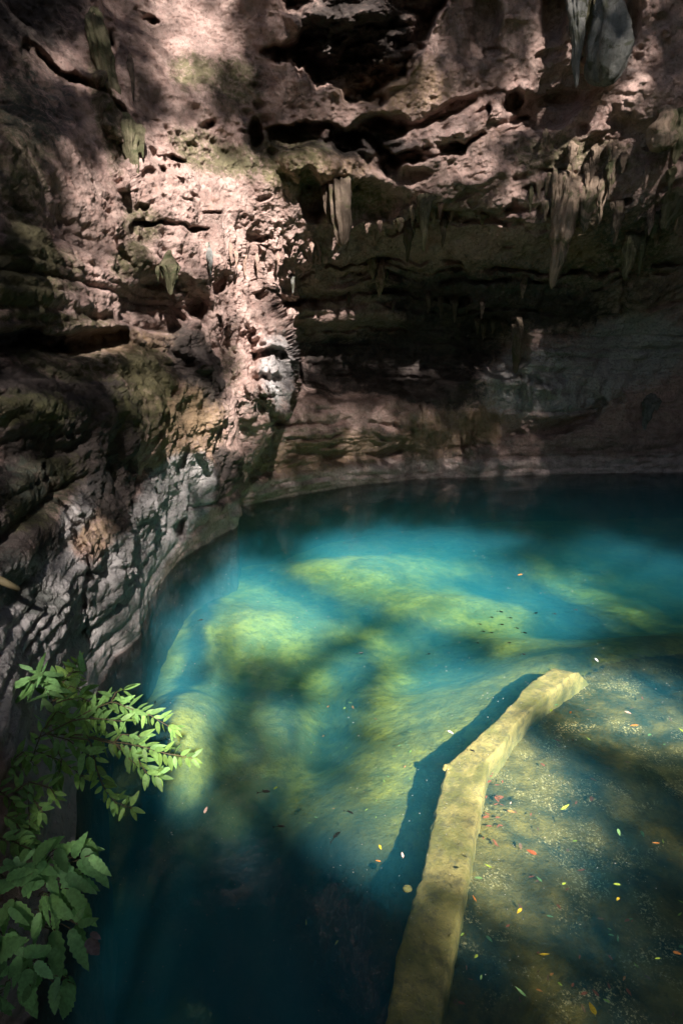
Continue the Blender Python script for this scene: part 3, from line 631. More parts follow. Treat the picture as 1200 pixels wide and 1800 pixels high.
cs = .30; A0, A1, B0_, B1 = CA.min()-9, min(CA.max(), 34)+9, CB.min()-13, CB.max()+8
nA, nB = int((A1-A0)/cs), int((B1-B0_)/cs)
ia = ((CA-A0)/cs).astype(int); ib = ((CB-B0_)/cs).astype(int); ok = (ia >= 0) & (ia < nA) & (ib >= 0) & (ib < nB)
acc = np.zeros((nA, nB)); cnt = np.zeros((nA, nB)); wgt = np.where(dry, 1.0, 1.0)
wetc = np.zeros((nA, nB)); np.add.at(wetc, (ia[ok], ib[ok]), (~dry*1.)[ok])
np.add.at(acc, (ia[ok], ib[ok]), (val*wgt)[ok]); np.add.at(cnt, (ia[ok], ib[ok]), wgt[ok])
def blur(a):
    a = np.pad(a, 1, mode='edge'); return sum(a[1+i:a.shape[0]-1+i, 1+j:a.shape[1]-1+j]*(2-abs(i))*(2-abs(j)) for i in (-1, 0, 1) for j in (-1, 0, 1))/16
for _ in range(1): acc, cnt, wetc = blur(acc), blur(cnt), blur(wetc)
T = np.where(cnt > .02, acc/np.maximum(cnt, .02), .02)
T = np.where((T > .15) & (wetc > .5*cnt), np.clip(.15 + .85*sstep(.15, .80, T)*1.0 - .12*(T < .4), .03, 1), T)
# ------------------------------------------------------------------ added trees out of view, leaves placed to shape the sun patches
TREE_D = 27.0
k = NT('canopy_leaf'); M_CANOPY = k.done(k.mix(k.noise(.8, 3, lo=.4, hi=.6), (.05, .09, .02), (.08, .12, .03)), .6)
k = NT('bark'); M_BARK = k.done(k.mix(k.noise(6, 6, lo=.4, hi=.6), (.10, .08, .06), (.05, .04, .03)), .9)
TRN = 6; ta = np.linspace(A0+4, A1-4, TRN)
ca, cb = np.meshgrid(A0 + cs*(np.arange(nA)+.5), B0_ + cs*(np.arange(nB)+.5), indexing='ij')
lam = -np.log(np.clip(T, .005, .97)); leafA = 2*.19*.165
num = rng.poisson(lam*cs*cs/(leafA*.55)); print('canopy leaves', num.sum(), 'grid', nA, nB)
la = np.repeat(ca.ravel(), num.ravel()); lb = np.repeat(cb.ravel(), num.ravel()); M_ = len(la)
la = la + rng.uniform(-cs/2, cs/2, M_); lb = lb + rng.uniform(-cs/2, cs/2, M_)
ld = TREE_D + rng.uniform(-4, 4, M_)
cen = la[:, None]*uA + lb[:, None]*uB + ld[:, None]*toSun
v1 = rng.normal(size=(M_, 3)); v1 /= np.linalg.norm(v1, axis=1)[:, None]; v2 = np.cross(v1, rng.normal(size=(M_, 3))); v2 /= np.linalg.norm(v2, axis=1)[:, None]
v1 *= .19; v2 *= .165
quad = np.stack([cen+v1, cen+v2, cen-v1, cen-v2], 1)
own = np.argmin(np.abs(la[:, None] + rng.normal(0, 1.2, M_)[:, None] - ta[None]), 1)
side = ['leftmost', 'second from the left', 'third from the left', 'third from the right', 'second from the right', 'rightmost']
for n in range(TRN):
    s_ = quad[own == n]
    if len(s_) == 0: continue
    base = ta[n]*uA + TREE_D*toSun*1.0; base = np.array([base[0], base[1], 3.2])
    t_ = empty('gobo_tree', base)
    tag(t_, 'added unseen tree whose leaves shape the sunlight, ' + side[n] + ' of its row', 'tree', 'added unseen trees that shape the sunlight')
    V = s_.reshape(-1, 3) - base; mesh_obj('crown', V, np.arange(len(V), dtype=np.int32).reshape(-1, 4), M_CANOPY, t_, False)
    mb = MB(); mb.tube([(0, 0, 0), (.3, .1, 5), (.1, -.2, 11), (.4, 0, 17), (.2, 0, 24)], [.32, .25, .2, .13, .05], 8); mb.build('trunk', M_BARK, t_)

# ------------------------------------------------------------------ stalactites
def stal_mat(name, a, b, c=None):
    k = NT(name); col = k.mix(k.noise(2.2, 8, .7, .5, lo=.36, hi=.64), a, b)
    col = k.mix(k.math('MULTIPLY', k.noise(1, 7, .7, .4, vec=k.scaled((9, 9, 1.2)), lo=.5, hi=.68), .6), col, tuple(v*.35 for v in a))
    col = k.mix(k.math('MULTIPLY', k.noise(16, 6, .7, lo=.5, hi=.72), .5), col, tuple(v*.45 for v in b))
    if c: col = k.mix(k.noise(1.4, 6, .65, 1, lo=.5, hi=.62), col, c)
    return k.done(col, .88, k.bump(k.noise(24, 8, .75), .03, 1, k.bump(k.noise(5, 9, .75), .12, 1, k.bump(k.noise(1, 8, .7, vec=k.scaled((8, 8, 1.5))), .10))), .15)
S_BROWN = stal_mat('brown_flowstone', (.13, .10, .075), (.21, .16, .12), (.10, .09, .05)); S_TAN = stal_mat('tan_stalactite', (.34, .25, .18), (.42, .32, .24), (.15, .14, .08))
S_GREEN = stal_mat('mossy_stalactite', (.13, .13, .07), (.23, .20, .13), (.09, .10, .05)); S_GREY = stal_mat('grey_stalactite', (.17, .175, .16), (.30, .30, .28), (.10, .105, .075))
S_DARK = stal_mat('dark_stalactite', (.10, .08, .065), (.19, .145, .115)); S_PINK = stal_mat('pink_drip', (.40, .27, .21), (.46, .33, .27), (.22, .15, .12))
bulb = ([-1, 0, .25, .5, .68, .8, .92, 1], [1.0, .55, .6, .85, 1.05, 1.0, .72, .3])
col_ = ([-1, 0, .3, .7, .9, 1], [1.1, 1.0, .95, .8, .55, .2])
def stalactite(px, pt, pb, w, mat, label=None, group=None, prof=None, lean=0, flute=.25, knob=.22, fwd=.25, name='stalactite', cat='stalactite', depth=.9):
    b = surf(px, pt).copy(); h = b[:2]/np.linalg.norm(b[:2]); b[:2] -= h*fwd
    dT = dirs(px, pb); zt = CAMZ + dT[2]*b[1]/dT[1]; dist = b[1]*CP - (b[2]-CAMZ)*SP
    Rr_ = w/1000*dist*.5; L = max(b[2]-zt, .1); topz = .5; n = 70; m = 44
    t = np.linspace(-topz/L, 1, n); th = np.linspace(0, 2*np.pi, m, endpoint=False)
    pr = np.interp(t, *prof) if prof else np.where(t < 0, 1.35 + t*1.2, (1.2*(1-t)**.75*.8 + .12*(1-t)) + .22*np.exp(-t*9) + .10)
    pr = pr*np.where(t > .97, .45, 1)*np.where(t >= 1, .25, 1)
    TH, TT = np.meshgrid(th, t); R0 = Rr_*np.interp(TT, t, pr); sd_ = rng.uniform(0, 50)
    q = np.stack([np.cos(TH)*1.5 + sd_, np.sin(TH)*1.5, TT*L/Rr_*.16], -1)
    R1 = R0*.86*(1 + .35*flute*ridged(np.stack([np.cos(TH)*5+sd_, np.sin(TH)*5, TT*L*1.2], -1), 3) + .25*(.5-worley(np.stack([np.cos(TH)*R0+sd_, np.sin(TH)*R0, -TT*L*.8], -1)/max(Rr_*.8, .05))[0]) + flute*fbm(q*np.array([2.2, 2.2, .5]), 3)*2 + knob*2*fbm(q*np.array([1, 1, 3.4]) + 5, 4) + .12*ridged(q*np.array([3, 3, 2.]) + 15, 3))
    lx_ = lean/1000*dist*np.clip(TT, 0, 1) + Rr_*.5*fbm(np.stack([TT*2.2+sd_, TT*0, TT*0], -1), 2); ly_ = Rr_*.4*fbm(np.stack([TT*2+sd_+9, TT*0, TT*0], -1), 2)
    sink = (fwd + .35 + .5*Rr_)*np.clip(1 - (TT + topz/L)/(.22 + topz/L), 0, 1)**1.5; hx, hy = h
    R1 = R1*np.where(TT < 0, np.clip(1 + TT*L/topz*.6, .3, 1), 1)
    V = np.stack([R1*np.cos(TH) + lx_ + hx*sink, R1*np.sin(TH)*depth + ly_ + hy*sink, -TT*L], -1)
    ix = np.arange(n*m).reshape(n, m); F = np.stack([ix[:-1], np.roll(ix[:-1], -1, 1), np.roll(ix[1:], -1, 1), ix[1:]], -1).reshape(-1, 4)
    V = V.reshape(-1, 3); F = F[:, ::-1]; Vs, Fs, n0 = [V], [F], len(V)
    for _k in range(0 if w < 9 or prof is bulb or prof is col_ else 3 if w < 26 else 6):      # small spikes grown onto its root
        an = rng.uniform(0, 6.28); sc = rng.uniform(.22, .5); ls = rng.uniform(.18, .55); rr = Rr_*rng.uniform(.8, 1.9)
        V2 = np.stack([R1*np.cos(TH)*sc + rr*math.cos(an) + hx*(sink*.6+.1), R1*np.sin(TH)*sc + rr*.5*math.sin(an) + hy*(sink*.6+.1), -TT*L*ls], -1).reshape(-1, 3)
        Vs.append(V2); Fs.append(F + n0); n0 += len(V2)
    V = np.concatenate(Vs); F = np.concatenate(Fs).astype(np.int32)
    o = mesh_obj(name, V, F, mat); o.location = b
    return tag(o, label, cat, group) if label else o
g_ = 'stalactites on the cave roof'
stalactite(1078, -30, 152, 78, S_GREY, 'big bulbous grey stalactite like a club at the top right, water dripping from it', g_, bulb, 8, .15, .28, .6)
stalactite(1012, -20, 156, 30, S_GREY, 'thin pale grey hanging blade just left of the big bulbous grey stalactite', g_, None, 14, .3, .2, .4)
stalactite(1052, -10, 140, 26, S_GREEN, 'dark greenish spike tucked against the left side of the bulbous grey stalactite', g_, None, 0, .3, .2, .3)
stalactite(592, 318, 434, 38, S_BROWN, 'broad fluted brown drapery stalactite below the black slash in the middle of the roof', g_, col_, 6, .45, .1, .5)
stalactite(572, 330, 395, 18, S_BROWN, 'short brown spike on the left flank of the broad fluted stalactite', g_, None, 0, .4, .1, .4)
lump = ([-1, 0, .2, .35, .5, .65, .8, 1], [1.2, .9, .75, 1.0, .9, .62, .42, .15])
stalactite(1008, 318, 508, 44, S_TAN, 'longest knobbly tan stalactite, its lit tip lowest in the right hand cluster', g_, lump, -22, .3, .45, .6)
stalactite(988, 312, 385, 30, S_TAN, 'short blunt stalactite at the left edge of the right hand cluster', g_, None, 0, .3, .3, .6)
stalactite(1036, 322, 412, 30, S_TAN, 'stout stalactite right of the longest one, second of the right hand cluster', g_, lump, -4, .3, .4, .5)
stalactite(1058, 330, 392, 18, S_TAN, 'slim stalactite closing the right hand cluster on its right side', g_, None, 0, .3, .3, .5)
stalactite(1082, 352, 432, 20, S_BROWN, 'narrow brown stalactite alone between the cluster and the right pair', g_, lump, 0, .3, .35, .5)
stalactite(1108, 415, 494, 24, S_GREEN, 'mossy stalactite, left and thicker one of the pair near the right edge', g_, lump, -3, .3, .35, .6)
stalactite(1128, 412, 486, 12, S_GREEN, 'mossy stalactite, right and thinner one of the pair near the right edge', g_, None, 0, .3, .3, .6)
stalactite(1190, 345, 405, 44, S_GREEN, 'wide mossy stalactite cut by the right edge of the picture', g_, lump, -14, .3, .35, .5)
stalactite(1168, 200, 268, 52, S_TAN, 'fat rounded tan boss hanging at the right edge above the cluster', g_, bulb, 0, .15, .25, .5)
stalactite(1196, 205, 290, 36, S_GREEN, 'mossy lobe beside the fat tan boss at the right edge', g_, None, 0, .2, .25, .5)
stalactite(747, 345, 444, 20, S_GREEN, 'green pointed stalactite right of centre under the lit streak', g_, None, -2, .3, .3, .5)
stalactite(716, 385, 462, 16, S_BROWN, 'small brown stalactite left of the green pointed one', g_, lump, 0, .3, .3, .5)
stalactite(212, 235, 350, 30, S_GREEN, 'long greenish fin ending in a grey tip on the upper left wall', g_, None, 12, .3, .2, .3)
stalactite(165, 40, 240, 36, S_GREEN, 'tall mossy rib running down the upper left wall', g_, col_, 26, .3, .2, .2)
stalactite(228, 118, 180, 9, S_DARK, 'thin black drip spike right of the tall mossy rib', g_, None, 0, .3, .2, .3)
stalactite(293, 472, 520, 24, S_GREEN, 'green tooth of rock over the mouth of the dark hollow', g_, None, 0, .3, .3, .3)
stalactite(362, 452, 485, 9, S_GREY, 'little grey spike hanging over the right end of the dark hollow', g_, None, 0, .3, .2, .3)
stalactite(506, 478, 516, 7, S_GREY, 'little white spike hanging at the lit edge beside the cliff corner', g_, None, 0, .3, .2, .3)
stalactite(908, 560, 658, 18, S_BROWN, 'long slim column hanging in the dark recess of the back wall', g_, col_, 2, .3, .2, .9)
stalactite(1140, 705, 756, 20, S_GREY, 'stubby pale stalactite low on the back wall near the right edge', g_, None, -4, .3, .2, .5)
DG = 'drip stalactites on the back wall'
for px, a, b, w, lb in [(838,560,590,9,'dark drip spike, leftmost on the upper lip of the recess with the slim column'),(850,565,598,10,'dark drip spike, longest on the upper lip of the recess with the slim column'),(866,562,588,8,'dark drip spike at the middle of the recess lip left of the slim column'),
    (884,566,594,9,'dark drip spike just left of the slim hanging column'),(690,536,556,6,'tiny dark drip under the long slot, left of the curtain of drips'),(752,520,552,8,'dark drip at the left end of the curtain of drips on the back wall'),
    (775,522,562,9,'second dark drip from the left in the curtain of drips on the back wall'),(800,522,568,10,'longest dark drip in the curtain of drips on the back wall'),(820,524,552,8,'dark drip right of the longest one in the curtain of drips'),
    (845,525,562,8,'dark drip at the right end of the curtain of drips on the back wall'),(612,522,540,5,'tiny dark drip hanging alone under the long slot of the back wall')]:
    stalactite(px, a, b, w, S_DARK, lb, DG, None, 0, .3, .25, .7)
DG = 'drip stalactites on the roof'
for px, a, b, w, lb in [(398,442,464,6,'little pinkish drip at the left end of the sunlit fringe over the cliff corner'),(413,450,474,6,'little pinkish drip, second from the left in the sunlit fringe over the cliff corner'),(430,455,486,7,'longest drip of the sunlit fringe over the cliff corner'),
    (447,458,482,6,'little drip right of the longest one in the sunlit fringe'),(470,448,468,6,'little drip at the right end of the sunlit fringe over the cliff corner'),(540,425,444,7,'short drip below left of the broad fluted stalactite'),
    (642,395,412,8,'short pinkish drip on the lit lip right of the broad fluted stalactite'),(665,392,413,8,'short drip between the broad fluted stalactite and the small brown one'),(772,360,385,8,'short drip just right of the green pointed stalactite'),
    (792,372,392,7,'shorter second drip right of the green pointed stalactite'),(860,345,362,8,'small drip halfway along the lit streak of the roof'),(945,325,350,9,'small drip left of the right hand cluster of stalactites'),
    (960,240,262,8,'small drip above the right hand cluster, beside the rusty sockets'),(1005,262,290,11,'stubby drip above the right hand cluster, left of three'),(1045,268,298,10,'stubby drip above the right hand cluster, middle of three'),(1072,262,286,9,'stubby drip above the right hand cluster, right of three')]:
    stalactite(px, a, b, w, S_TAN if px > 900 else S_PINK, lb, DG, None, 0, .3, .3, .5)

for _ in range(34):
    cx_ = rng.choice([700, 760, 860, 960, 1020, 1090, 1150, 1180, 930, 640]); px = cx_ + rng.normal(0, 22); py = {700: 385, 760: 372, 860: 362, 960: 340, 1020: 285, 1090: 300, 1150: 390, 1180: 300, 930: 470, 640: 470}[int(cx_)] + rng.normal(0, 14)
    stalactite(min(px, 1196), py, py + rng.uniform(18, 48), rng.uniform(7, 15), [S_TAN, S_BROWN, S_GREEN, S_PINK][int(rng.integers(4))], 'small stalactite ' + {700: 'just left of the small brown one right of centre', 760: 'beside the green pointed one under the lit streak', 860: 'between the green pointed one and the right hand cluster', 960: 'crowding the left side of the right hand cluster', 1020: 'on the roof above the right hand cluster', 1090: 'on the roof above the narrow brown one at the right', 1150: 'between the mossy pair and the right edge', 1180: 'below the fat tan boss at the right edge', 930: 'on the dark ledge under the right hand cluster', 640: 'on the ledge right below the broad fluted one'}[int(cx_)], 'small stalactites along the roof edge', lump if rng.random() < .5 else None, 0, .3, .35, .45)
# ------------------------------------------------------------------ leaves and plants
def leaf_mat(name, hue=(.10, .17, .045)):
    k = NT(name); t = k.attr('tint').outputs['Color']
    c = k.mix(1.0, t, k.mix(k.noise(30, 4, .6, lo=.3, hi=.7), tuple(v*.8 for v in hue), tuple(v*1.2 for v in hue)), 'MULTIPLY')
    k.done(c, .55, None, .35)
    tl = k.n.new('ShaderNodeBsdfTranslucent'); k.L(c, tl.inputs['Color']); m = k.n.new('ShaderNodeMixShader'); m.inputs[0].default_value = .3
    k.L(k.b.outputs[0], m.inputs[1]); k.L(tl.outputs[0], m.inputs[2]); k.L(m.outputs[0], k.out.inputs['Surface']); return k.m
M_LEAF = leaf_mat('leaf_green', (.17, .33, .10)); M_BIG = leaf_mat('broad_leaf_green', (.17, .36, .13))
k = NT('stem'); M_STEM = k.done((.11, .09, .05), .7)
def add_leaf(mb, base, d, up, L, wd, col, n=6, tooth=0, fold=.18, curl=.15):
    d = np.asarray(d, float); d /= np.linalg.norm(d); s = np.cross(d, up); s /= np.linalg.norm(s)+1e-9; u = np.cross(s, d)
    V = []; F = []
    for k_ in range(n+1):
        t = k_/n; w = wd*L*1.9*(t+.02)**.55*(1-t)**.95*(1 if t < .99 else 0) + .001
        if tooth and 0 < k_ < n: w *= 1 + tooth*(1 if k_ % 2 else -1)
        c = base + d*L*t - u*L*curl*t*t
        V += [c + s*w + u*w*fold, c, c - s*w + u*w*fold]
    for k_ in range(n):
        a = 3*k_; F += [[a, a+1, a+4, a+3], [a+1, a+2, a+5, a+4]]
    mb.add(V, F, col)
def Pt(px, py, t): return P(px, py, t)
camR = np.array([1, 0, 0.]); camU = np.array([0, SP, CP]); camF = np.array([0, CP, -SP])
def green(yellow=.3): 
    v = rng.uniform(.65, 1.3); y = rng.uniform(0, 1)**2*yellow; return (v*(1+.75*y), v*(1+.4*y), v*(1-.2*y))
def px_leaf(mb, x0, y0, x1, y1, t, wd, col, tooth=0, n=6, curl=.12, wob=.5):
    a, b = Pt(x0, y0, t), Pt(x1, y1, t + rng.uniform(-.12, .05)); d = b - a
    up = -camF*.7 + np.array([0, 0, .7]) + rng.normal(0, wob, 3)*.5
    add_leaf(mb, a, d, up, np.linalg.norm(d), wd, col, n, tooth, .2, curl)
def shrub(name, label, branches, leaf_px, mat, root, dens=1.0, yellow=.3, wd=.22, group=None):
    org = Pt(*root); e = empty(name, org); tag(e, label, 'plant', group); st = MB(); lf = MB()
    for br in branches:
        pts_ = np.array(br['p'], float); t = np.linspace(0, 1, len(pts_)); m = 24; tt_ = np.linspace(0, 1, m)
        q = np.stack([np.interp(tt_, t, pts_[:, i]) for i in range(3)], 1)
        w = Pt(q[:, 0], q[:, 1], q[:, 2]); w = w + .02*np.stack([fbm(np.stack([tt_*3, tt_*0 + i*7 + br['p'][0][0], tt_*0], -1), 2) for i in range(3)], 1)
        st.tube(w, np.linspace(br.get('r', .009), .003, m), 5)
        L_px = sum(math.hypot(a[0]-b[0], a[1]-b[1]) for a, b in zip(br['p'][:-1], br['p'][1:]))
        nn = int(L_px/9*dens); s0 = br.get('s', .1)
        for i in range(nn):
            tt1 = s0 + (1-s0)*(i+.5)/nn; c = np.array([np.interp(tt1, tt_, w[:, j]) for j in range(3)]); c2 = np.array([np.interp(min(tt1+.04, 1), tt_, w[:, j]) for j in range(3)])
            ax = c2 - c + 1e-6; ax /= np.linalg.norm(ax); sc = br.get('k', 1)*leaf_px/1000*q[0, 2]*rng.uniform(.65, 1.15)
            for sgn in ((1, -1) if i < nn-1 else (1, 0, -1)):
                side_ = np.cross(ax, camF); side_ /= np.linalg.norm(side_)+1e-9
                d = ax*(.55 if sgn else 1) + side_*sgn*.8 + rng.normal(0, .3, 3) + np.array([0, 0, -.25])
                pet = c + d/np.linalg.norm(d)*sc*.12; st.tube([c, pet], [.003, .002], 4)
                add_leaf(lf, pet, d, -camF*.6 + np.array([0, 0, .9]) + rng.normal(0, .45, 3), sc, wd, green(yellow), 6, 0, .2, rng.uniform(.0, .3))
    st.build('stems', M_STEM, e, org); lf.build('leaves', mat, e, org); return e
T1 = 6.3
shrub('shrub', 'light green small leaved shrub whose twigs reach right over the dark water', [
    {'p': [(62,1300,6.2),(125,1267,6.2),(162,1246,6.2),(200,1233,6.2),(233,1246,6.2),(267,1258,6.2),(308,1283,6.2)], 's': .15},
    {'p': [(90,1290,6.2),(154,1292,6.2),(200,1304,6.1),(250,1312,6.1),(292,1325,6.1),(340,1333,6.1)], 's': .1},
    {'p': [(154,1296,6.1),(233,1317,6.1),(258,1358,6.1),(280,1365,6.1)], 's': .3}, {'p': [(120,1295,6.1),(158,1300,6.1),(171,1350,6.1),(183,1383,6.1),(200,1408,6.1),(233,1421,6.1)], 's': .2},
    {'p': [(56,1337,6.3),(75,1283,6.3),(121,1258,6.3)], 'k': 1.1}, {'p': [(62,1320,6.3),(104,1335,6.2),(150,1366,6.2)]}, {'p': [(80,1280,6.3),(100,1250,6.3),(175,1275,6.2)], 'k': 1.3},
    {'p': [(80,1290,6.2),(120,1300,6.1),(160,1330,6.0)], 'k': 1.2}, {'p': [(100,1235,6.3),(140,1225,6.3),(170,1240,6.3)]}, {'p': [(200,1304,6.1),(215,1290,6.1),(250,1295,6.1)]}, {'p': [(200,1304,6.1),(230,1335,6.1),(245,1350,6.1)]},
    {'p': [(90,1300,6.2),(110,1335,6.1),(100,1370,6.1)], 'k': 1.1}, {'p': [(195,1235,6.2),(205,1215,6.2),(220,1212,6.2)]}, {'p': [(125,1267,6.2),(170,1262,6.1),(215,1268,6.1)]}], 27, M_LEAF, (62,1320,6.6), .8, .5, .22)
shrub('shrub', 'yellowish young shrub clump at the top of the greenery, beside the white rock edge', [
    {'p': [(90,1240,6.7),(110,1200,6.7),(130,1178,6.7)]}, {'p': [(95,1230,6.7),(125,1205,6.7),(150,1215,6.7)]}, {'p': [(100,1225,6.7),(118,1188,6.7),(140,1160,6.7)]}, {'p': [(90,1235,6.7),(112,1222,6.7),(150,1240,6.7)]},{'p': [(88,1230,6.7),(80,1205,6.7),(98,1190,6.7)]}], 24, M_LEAF, (92,1245,6.9), 1.2, .9, .26)
shrub('creeper', 'small leaved creeper trailing down the rock along the left edge', [
    {'p': [(10,1350,5.7),(40,1320,5.8),(60,1345,5.7)]}, {'p': [(0,1410,5.5),(50,1375,5.6),(52,1446,5.5),(58,1492,5.4)]}, {'p': [(0,1430,5.4),(30,1445,5.4),(48,1490,5.3)]},
    {'p': [(50,1375,5.6),(90,1385,5.6),(100,1405,5.6)]}, {'p': [(-20,1380,5.4),(15,1400,5.4),(30,1420,5.4)]}, {'p': [(-10,1470,5.2),(30,1480,5.2),(75,1505,5.1)]}, {'p': [(-15,1345,5.6),(10,1352,5.6),(28,1345,5.6)]},{'p': [(52,1400,5.6),(75,1425,5.5),(60,1450,5.5)]}], 25, M_LEAF, (20,1440,5.8), 1.1, .4, .24)
def leafy(name, label, leaves, mat, t, wd, tooth, n, root, col=green, par=(.3,), dup_=1):
    org = Pt(*root); e = empty(name, org); tag(e, label, 'plant'); lf = MB(); st = MB()
    for (a, b, c, d) in leaves + [(a+rng.uniform(-45,30), b+rng.uniform(-40,40), c+rng.uniform(-60,10), d+rng.uniform(-60,50)) for a, b, c, d in leaves]*dup_:
        x0, y0, x1, y1 = a/2.4, 1050 + b/2.4, c/2.4, 1050 + d/2.4; tq = t + rng.uniform(-.25, .1)
        px_leaf(lf, x0, y0, x1, y1, tq, wd*rng.uniform(.85, 1.2), col(*par), tooth, n)
        j = Pt(x0, y0, tq); k_ = Pt(x0*.7 + root[0]*.3, y0*.8 + root[1]*.2, t + .25); st.tube([k_, (j+k_)/2 + [0, 0, .02], j], [.007, .005, .004], 5)
    st.build('stems', M_STEM, e, org); lf.build('leaves', mat, e, org); return e
leafy('palmate_plant', 'plant with drooping fingered dark leaves at the upper left of the greenery', [
    (180,320,120,310),(180,320,150,380),(180,318,200,270),(185,320,270,330),(185,322,255,375),(182,325,215,420),(180,325,110,350),(150,350,60,380),(130,360,75,440),(140,365,110,440),(150,350,70,350),(200,400,170,480),(210,400,270,420),
    (220,380,300,400),(195,330,190,400),(330,280,345,258),(330,280,305,268),(330,280,345,285)], M_BIG, 6.55, .17, .12, 10, (75,1200,6.9))
B1_ = [(240,1080,345,1030),(350,1060,440,1065),(380,1090,468,1180),(330,1110,410,1190),(240,1060,290,1170),(160,1080,260,1010),(140,1120,240,1170),(300,1190,415,1230),(290,1230,390,1350),(250,1240,310,1340),(240,1300,230,1440),(290,1330,200,1290),(330,1380,410,1360),(300,1400,370,1590),(230,1420,245,1600),(190,1260,200,1400),(60,1290,160,1425),(40,1290,0,1440),(60,1200,170,1180),(-20,1240,90,1190),
       (120,1270,140,1180),(330,1300,405,1400),(200,1120,120,1180),(190,1200,100,1240),(280,1150,340,1240),(150,1060,100,1120),(330,1060,375,1020),(200,1180,260,1290),(60,1100,130,1150),(-20,1160,60,1130),(280,1290,340,1380),(170,1330,130,1440)]
B2_ = [(130,1470,110,1620),(150,1540,225,1612),(100,1600,150,1790),(60,1560,-10,1600),(20,1480,120,1450),(90,1530,50,1660),(290,1610,250,1800),(290,1600,322,1655),(245,1600,225,1720),(-20,1700,60,1740),(200,1500,150,1560),(40,1400,100,1480),(-30,1420,40,1510),(100,1500,190,1480),(40,1620,20,1700),(130,1640,90,1720),(60,1440,-10,1480),(160,1570,140,1640)]
leafy('broad_leaved_plant', 'large plant with long toothed mid green leaves arching over the water at the lower left', B1_, M_BIG, 4.75, .22, .13, 13, (40,1580,5.1))
leafy('broad_leaved_plant', 'darker broad leaved plant drooping into the bottom left corner', B2_, M_BIG, 4.6, .24, .13, 13, (30,1690,4.95), green, (.1,))
mb = MB(); [px_leaf(mb, 155, 1650, 174, 1682, 4.7, .4, (1, .8, .8), .1, 10), px_leaf(mb, 160, 1640, 178, 1650, 4.7, .3, (1, .8, .8), .1, 8)]
k = NT('withered_leaf'); M_WITH = k.done(k.mix(k.noise(20, 4, lo=.3, hi=.7), (.16, .12, .12), (.26, .2, .2)), .8)
tag(mb.build('withered_leaf', M_WITH), 'withered greyish purple leaf hanging at the edge of the broad leaved plant', 'leaf')
mb = MB(); mb.tube([Pt(-30,1005,6.6), Pt(5,1022,6.55), Pt(33,1036,6.7)], [.05, .045, .035], 10)
tag(mb.build('branch', M_STEM), 'bare brown branch end poking in from the left edge over the rock', 'branch')

# ------------------------------------------------------------------ floating and sunken leaves
def plain(name, c, r=.6):
    k = NT(name); return k.done(k.mix(k.noise(40, 4, .6, lo=.35, hi=.65), c, tuple(v*.65 for v in c)), r, None, .3)
LC = {'yellow': plain('yellow_leaf', (.75, .55, .05)), 'lime': plain('lime_leaf', (.42, .58, .08)), 'green': plain('green_leaf', (.20, .38, .14)), 'red': plain('red_leaf', (.34, .10, .045)),
      'orange': plain('orange_leaf', (.75, .30, .08)), 'pink': plain('pale_leaf', (.85, .60, .48)), 'white': plain('white_petal', (.85, .85, .8)), 'brown': plain('brown_leaf', (.22, .11, .06))}
def leaf_mesh(colname, wd, curl):
    mb = MB(); add_leaf(mb, np.array([-.5, 0, 0]), (1, 0, 0), np.array([0, 0, 1.]), 1.0, wd, (1, 1, 1), 8, 0, .12, curl)
    mb.tube([(-.66, .02, .0), (-.5, 0, 0)], [.012, .012], 4)
    o = mb.build('leaf_template', LC[colname]); me = o.data; bpy.data.objects.remove(o); return me
LM = {(c, k_): leaf_mesh(c, w_, cu) for c in LC for k_, (w_, cu) in enumerate(((.24, .05), (.17, -.12), (.30, .10)))}
def put_leaf(px, py, z, L_px, c, label, group, kind=None):
    w = onz(px, py, z); dist = w[1]*CP - (w[2]-CAMZ)*SP
    o = bpy.data.objects.new({'white': 'petal'}.get(c, 'leaf'), LM[(c, int(rng.integers(3)))]); COL.objects.link(o)
    L_ = L_px/1000*dist; o.location = w; o.scale = (L_, L_, L_); o.rotation_euler = (rng.uniform(-.12, .12), rng.uniform(-.12, .12), rng.uniform(0, 6.28))
    return tag(o, label, 'petal' if c == 'white' else 'leaf', group)
FL = 'leaves floating on the pool'
